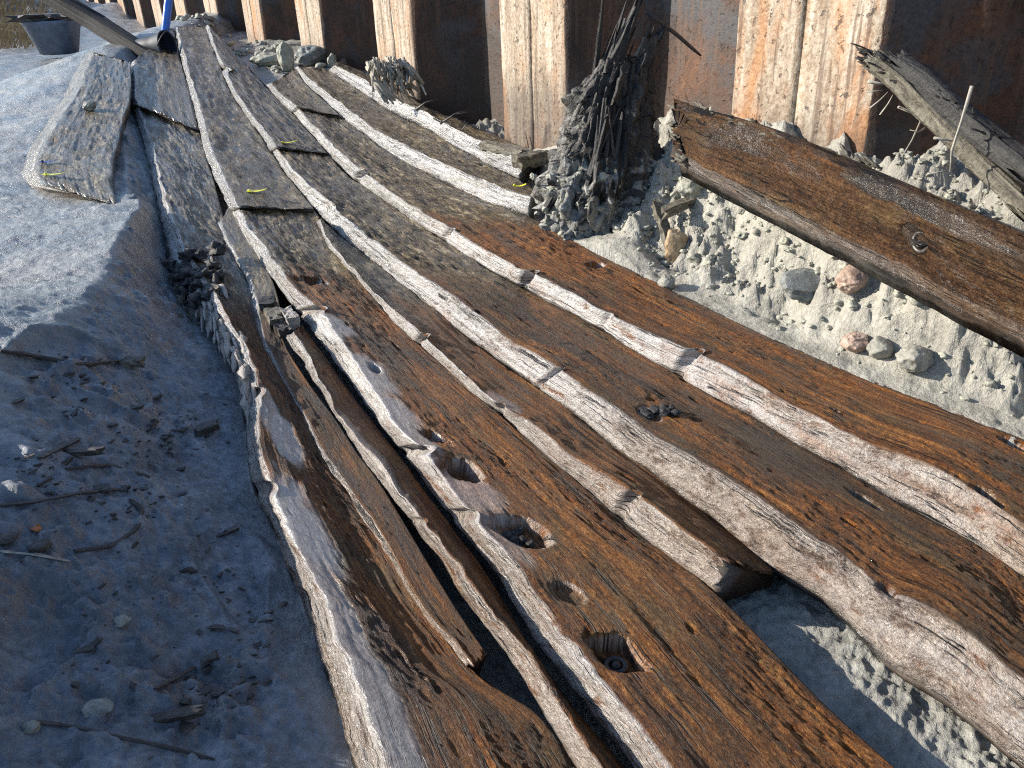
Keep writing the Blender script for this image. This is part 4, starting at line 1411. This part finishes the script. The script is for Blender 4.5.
stone(90, 105, 11, 9, M_STONE, 'dark pebble on the mud-smeared plank at the far left', 10, 1, base=topof(14, 91, 109))
stone(288, 62, 16, 26, M_CLOD, 'pale clod standing at the far wall base among the debris', 12, .8, sink=.1)
stone(312, 58, 30, 18, M_SLATE, 'dark rock at the foot of the far piling', 13, .9, sink=.1)
stone(333, 64, 9, 12, M_CLOD, 'small pale clod at the far tip of the uppermost plank', 14, .9, sink=.05)
stone(270, 62, 30, 12, M_CLOD, 'low pale lump of silt behind the far strakes', 15, .9, sink=.1)

block('wood_fragment', 0, 0, 0, .20, .035, .025, R(32), M_GREYW, 'grey split stick lying on the rubble right of the stump', 'wood fragment', seed=20, base=onG(690, 208) + [0, 0, .02], tilt=R(8))
block('wood_fragment', 0, 0, 0, .16, .03, .02, R(110), M_GREYW, 'grey slat leaning on the foot of the stump', 'wood fragment', seed=21, base=onG(662, 240) + [0, -.02, .05], tilt=R(48))

# rubble clods, too many to count
def clods():
    mb = MB()
    rngc = np.random.RandomState(77)
    cnt = 0
    while cnt < 1500:
        x, y = rngc.uniform(.0, 1.9), rngc.uniform(.9, 3.6)
        r_ = float(xr(y))
        dW = -((x - WA[0]) * WN[0] + (y - WA[1]) * WN[1])
        if x < r_ + .05 or dW < .05: continue
        dR = (x - r_) * .8
        if rngc.rand() > sst(.05, .2, dR) * .9 + .05: continue
        s = rngc.uniform(.0025, .009) if rngc.rand() < .94 else rngc.uniform(.009, .020)
        lump(mb, (x, y, float(G(x, y)) + s * .05), (s * rngc.uniform(.8, 1.4), s * rngc.uniform(.8, 1.4), s * .75), int(rngc.randint(5000)), 1 if s < .007 else 2, .6, 1.9, rngc.rand() * 6, .8)
        cnt += 1
    for q in range(120):   # behind the far strakes
        n_ = rngc.uniform(1.3, 4.6)
        p = WA + WD * n_ - WN * rngc.uniform(.05, .4)
        s = rngc.uniform(.01, .035)
        lump(mb, (p[0], p[1], float(G(p[0], p[1])) + s * .3), (s, s, s * .7), 6000 + q, 2, .45, 1.7, 0, .6)
    o = mb.build('rubble', M_CLOD)
    tag(o, kind='stuff')
    o['label'] = 'crumbled pale silt and gravel on the bank'
    o['category'] = 'rubble'


clods()

# ------------------------------------------------------------------ litter on the shaded mud
def stick(pts, w, mat, label, seed, flat=.6, cat='stick', name='stick', n=6):
    P = [onG(px, py) + [0, 0, w * .5] for px, py in pts]
    mb = MB()
    m = 12
    u = np.linspace(0, len(P) - 1, m)
    P = np.array(P)
    P = np.stack([np.interp(u, range(len(P)), P[:, k]) for k in range(3)], 1)
    mb.tube(P, w * (1 + .15 * np.random.RandomState(seed).randn(m)) * np.concatenate([[.6], np.ones(m - 2), [.5]]), n, flat=flat, jit=.2, seed=seed)
    o = mb.build(name, mat, None, False)
    recenter(o)
    return tag(o, label, cat, 'sticks on the shaded mud')


block('stick', 0, 0, 0, .078, .012, .008, R(12), M_STICK, 'straight dark slat lying on the mud near the bottom left', 'stick', seed=30, base=onG(170, 719) + [0, 0, .004])
stick([(155, 690), (175, 680), (195, 668)], .004, M_STICK, 'short forked splinter just above the straight dark slat', 2)
stick([(30, 722), (70, 726), (120, 738), (170, 748), (215, 760)], .0028, M_STICK, 'long thin twig running across the mud at the bottom left', 3)
block('stick', 0, 0, 0, .085, .012, .01, R(4), M_STICK, 'dark flat stick at the left amid the shaded mud', 'stick', seed=31, base=onG(74, 455) + [0, 0, .004])
stick([(40, 460), (60, 450), (80, 440)], .007, M_STICK, 'bent dark twig behind the dark flat stick at the left', 4)
stick([(0, 352), (40, 358), (80, 366), (120, 362)], .006, M_STICK, 'gnarled root lying along the shadow edge', 5)
stick([(0, 506), (40, 502), (80, 494), (120, 490)], .004, M_STICK, 'dark root strand straight across the mud at left', 6)
stick([(75, 552), (110, 548), (138, 530), (142, 510), (130, 500)], .005, M_STICK, 'curled root strand arching on the mud', 7)
stick([(0, 552), (40, 556), (70, 562)], .0025, M_ROOT, 'thin pale stem at the left frame edge', 8)
stick([(66, 470), (110, 466), (150, 478)], .005, M_STICK, 'rough root strand before the litter patch', 9)
block('stick', 0, 0, 0, .05, .022, .014, R(40), M_STICK, 'dark chunky chip beside the outermost plank', 'stick', seed=32, base=onG(207, 431) + [0, 0, .006])
block('stick', 0, 0, 0, .06, .03, .016, R(10), M_GREYW, 'pale flat chip on the mud below the rotten knot', 'stick', seed=33, base=onG(130, 366) + [0, 0, .008])
for k, (px, py, w, h, lb) in enumerate([(8, 538, 18, 9, 'dark clod at the left frame edge above the thin stem'), (40, 545, 20, 8, 'dark clod between the frame edge and the curled root'), (98, 708, 26, 10, 'low clod left of the straight dark slat'), (32, 726, 14, 13, 'clod at the thick end of the long twig'), (120, 620, 16, 8, 'low mud clod in the middle of the shaded ground')]):
    o = stone(px, py, w, h, M_STICK if k < 2 else M_STONE, lb, 40 + k, .8, .3, .5)
    o.name = 'mud_clod'; o['category'] = 'clod'; o['group'] = 'clods on the shaded mud'
p = onG(36, 531)
mb = MB()
V = np.array([[math.cos(t) * .008 * (1 + .2 * math.cos(3 * t)), math.sin(t) * .005, .004 * math.sin(2 * t)] for t in np.linspace(0, 6.28, 12, endpoint=False)])
V = np.vstack([V + p + [0, 0, .006], V + p + [0, 0, .0045]])
mb.add(V, [[k, (k + 1) % 12, 12 + (k + 1) % 12, 12 + k] for k in range(12)] + [[0, 1, 2, 3], [3, 4, 5, 6], [6, 7, 8, 9], [9, 10, 11, 0], [0, 3, 6, 9]] + [[15, 14, 13, 12], [18, 17, 16, 15], [21, 20, 19, 18], [12, 23, 22, 21], [21, 18, 15, 12]])
tag(recenter(mb.build('leaf', M_LEAF, None, False)), 'tiny orange leaf on the shaded mud at left', 'leaf')


def crumbs():
    mb = MB()
    rngc = np.random.RandomState(5)
    spots = [(165, 430, 60, 36, 150), (70, 380, 60, 30, 40), (120, 500, 70, 30, 60), (215, 560, 26, 60, 35), (130, 620, 110, 120, 60), (200, 690, 40, 40, 35), (40, 470, 40, 20, 30), (250, 640, 30, 60, 40)]
    for (cx, cy, sx, sy, n_) in spots:
        for q in range(n_):
            px, py = cx + rngc.randn() * sx * .5, cy + rngc.randn() * sy * .5
            if px < -20 or py > 790: continue
            p = onG2(px, py)
            if p[0] > float(xh(p[1])) - .015: continue
            L = .003 + .02 * rngc.rand() ** 3 * (1 + (rngc.rand() < .1))
            yaw = rngc.uniform(-.6, 1.2)
            M = basis([math.cos(yaw), math.sin(yaw), rngc.uniform(-.1, .3)])
            mb.box(p + [0, 0, .0004], (L, L * rngc.uniform(.15, .5), L * rngc.uniform(.1, .3)), M)
    o = mb.build('wood_crumbs', M_STICK, None, False)
    tag(o, 'scattered dark wood crumbs and bark on the shaded mud', 'wood crumbs', kind='stuff')


_gl = {}
def onG2(px, py):
    q = at(px, py, .22)
    for _ in range(8):
        z = float(G(q[0], q[1]))
        q = q * .4 + at(px, py, z) * .6
    q[2] = float(G(q[0], q[1]))
    return q


crumbs()

# ------------------------------------------------------------------ things at the far end
# diagonal dark beam across the plank ends
ye0, ye1 = 5.9, 6.6
pa, pb = aty(46, -6, 6.7), aty(206, 78, 5.75)
mb = MB(); rng = np.random.RandomState(4)
beam(mb, [aty(30, -16, 6.9), aty(95, 22, 6.55), aty(150, 56, 6.05), aty(176, 68, 5.85)], .125, .09, 6)
o = mb.build('beam', M_DARKB); recenter(o)
tag(o, 'dark square beam lying diagonally across the far plank ends', 'beam')

# black bucket on its side
pc_ = aty(154, 47, 6.15)
root = empty('bucket', pc_ - np.array([0, 0, .1]))
tag(root, 'black bucket lying on its side at the foot of the blue pole', 'bucket')
ax = np.array([.95, -.30, .12]); ax /= np.linalg.norm(ax)
mb = MB()
Lb = .235
prof = [(0, .0), (0, .075), (.02, .082), (.5, .092), (.93, .105), (.95, .114), (1.0, .114), (1.0, .104), (.94, .1), (.06, .074), (.06, 0)]
Mx = basis(ax)
n = 28
V = []
for (u, r_) in prof:
    for t in np.linspace(0, 2 * np.pi, n, endpoint=False):
        V.append(pc_ + ax * Lb * (u - .5) + (Mx[:, 1] * math.cos(t) + Mx[:, 2] * math.sin(t)) * max(r_ * .82, .0005))
Q = [[k * n + j, k * n + (j + 1) % n, (k + 1) * n + (j + 1) % n, (k + 1) * n + j] for k in range(len(prof) - 1) for j in range(n)]
mb.add(V, Q)
under(root, mb.build('bucket_body', M_BUCKET))
mb = MB()
mb.tube([pc_ + ax * Lb * .44 + (Mx[:, 1] * math.cos(t) * .092 + Mx[:, 2] * math.sin(t) * .092) + ax * .07 * math.sin(t) for t in np.linspace(0, math.pi, 14)], .004, 6)
under(root, mb.build('bucket_handle', M_IRON))
# blue pole
mb = MB()
p_a, p_b = aty(166, 25, 6.9), aty(178, -90, 7.0)
mb.tube([p_a - (p_b - p_a) * .22, p_a, p_b], .030, 14)
o = mb.build('pole', M_BLUE); recenter(o)
tag(o, 'bright blue pole leaning against the piling behind the bucket', 'pole')

# blue-grey tub with a board on top
pt = aty(60, 54, 8.3)
root = empty('tub', pt)
tag(root, 'blue-grey tapered plastic tub standing on the far mud', 'tub')
mb = MB()
n = 32
V = []
for (z, w, dd) in [(0, .12, .11), (.01, .15, .14), (.26, .22, .20), (.27, .235, .215), (.29, .235, .215), (.29, .215, .195), (.03, .14, .13), (.03, .0, .0)]:
    for t in np.linspace(0, 2 * np.pi, n, endpoint=False):
        cx, cy = math.copysign(abs(math.cos(t)) ** .55, math.cos(t)), math.copysign(abs(math.sin(t)) ** .55, math.sin(t))
        V.append(pt + [cx * w, cy * dd, z])
Q = [[k * n + j, k * n + (j + 1) % n, (k + 1) * n + (j + 1) % n, (k + 1) * n + j] for k in range(7) for j in range(n)]
mb.add(V, Q)
under(root, mb.build('tub_body', M_TUB))
block('board', 0, 0, 0, .56, .40, .05, R(8), M_STICK, 'dark wet board lying across the top of the tub', 'board', seed=41, base=pt + [0, 0, .318])

# dry grass on the spoil bank
def grass():
    rngg = np.random.RandomState(9)
    mb = MB()
    for k in range(900):
        if k < 600: px, py, y = rngg.uniform(-30, 66), rngg.uniform(14, 46), rngg.uniform(9.5, 12.5)
        else: px, py, y = rngg.uniform(-200, 40), rngg.uniform(5, 40), rngg.uniform(10, 13)
        p = aty(px, py, y)
        gz_ = float(G(p[0], p[1])) + .75 * math.exp(-(((p[0] + 8.2) / 2.4) ** 2 + ((p[1] - 13.2) / 2.0) ** 2))
        b = np.array([p[0], p[1], gz_ - .02])
        L = rngg.uniform(.2, .55)
        lean = np.array([rngg.randn() * .5 + .4, rngg.randn() * .3, 1])
        lean /= np.linalg.norm(lean)
        w = rngg.uniform(.004, .009)
        q1, q2 = b + lean * L * .6, b + lean * L + [rngg.uniform(0, .2), 0, -rngg.uniform(.02, .2)]
        mb.add([b + [-w, 0, 0], b + [w, 0, 0], q1 + [-w, .002, 0], q1 + [w, .002, 0], q2], [[0, 1, 3, 2]], [[2, 3, 4]])
    o = mb.build('dry_grass', M_GRASS, None, False)
    tag(o, 'dry tangled grass on the far left bank', 'grass', kind='stuff')


grass()

# ------------------------------------------------------------------ light, sky, camera
az, el = R(-79), R(22)          # azimuth from +Y, negative = left
sd = np.array([math.sin(az) * math.cos(el), math.cos(az) * math.cos(el), math.sin(el)])
import mathutils
L = bpy.data.lights.new('sun', 'SUN')
L.energy = 5.0
L.angle = R(.5)
L.color = (1.0, .93, .82)
so = bpy.data.objects.new('sun', L)
COL.objects.link(so)
so.rotation_euler = mathutils.Vector([-v for v in sd]).to_track_quat('-Z', 'Y').to_euler()
w = bpy.data.worlds.new('World')
scene.world = w
w.use_nodes = True
nt = w.node_tree
nt.nodes.clear()
out = nt.nodes.new('ShaderNodeOutputWorld')
bg = nt.nodes.new('ShaderNodeBackground')
sky = nt.nodes.new('ShaderNodeTexSky')
sky.sky_type = 'NISHITA'
sky.sun_disc = False
sky.sun_elevation = el
sky.sun_rotation = az
sky.air_density = 1.0
sky.dust_density = .7
sky.ozone_density = 3.0
bg.inputs[1].default_value = .14
nt.links.new(sky.outputs[0], bg.inputs[0])
nt.links.new(bg.outputs[0], out.inputs[0])

cd = bpy.data.cameras.new('camera')
cd.sensor_width = 36
cd.lens = FPX / 1024 * 36
cd.clip_start = .02
cd.clip_end = 1000
co = bpy.data.objects.new('camera', cd)
COL.objects.link(co)
M = mathutils.Matrix(((_X[0], _U[0], -_F[0], 0), (_X[1], _U[1], -_F[1], 0), (_X[2], _U[2], -_F[2], 1.0), (0, 0, 0, 1)))
co.matrix_world = M
scene.camera = co
scene.view_settings.view_transform = 'Standard'
scene.view_settings.look = 'None'
scene.view_settings.gamma = 1
scene.view_settings.exposure = .80
scene.view_settings.use_curve_mapping = False
scene.cycles.use_denoising = False
scene.cycles.pixel_filter_type = 'BLACKMAN_HARRIS'
scene.cycles.filter_width = 1.15
scene.cycles.max_bounces = 5
scene.cycles.diffuse_bounces = 3
scene.cycles.glossy_bounces = 2
scene.cycles.sample_clamp_indirect = 4
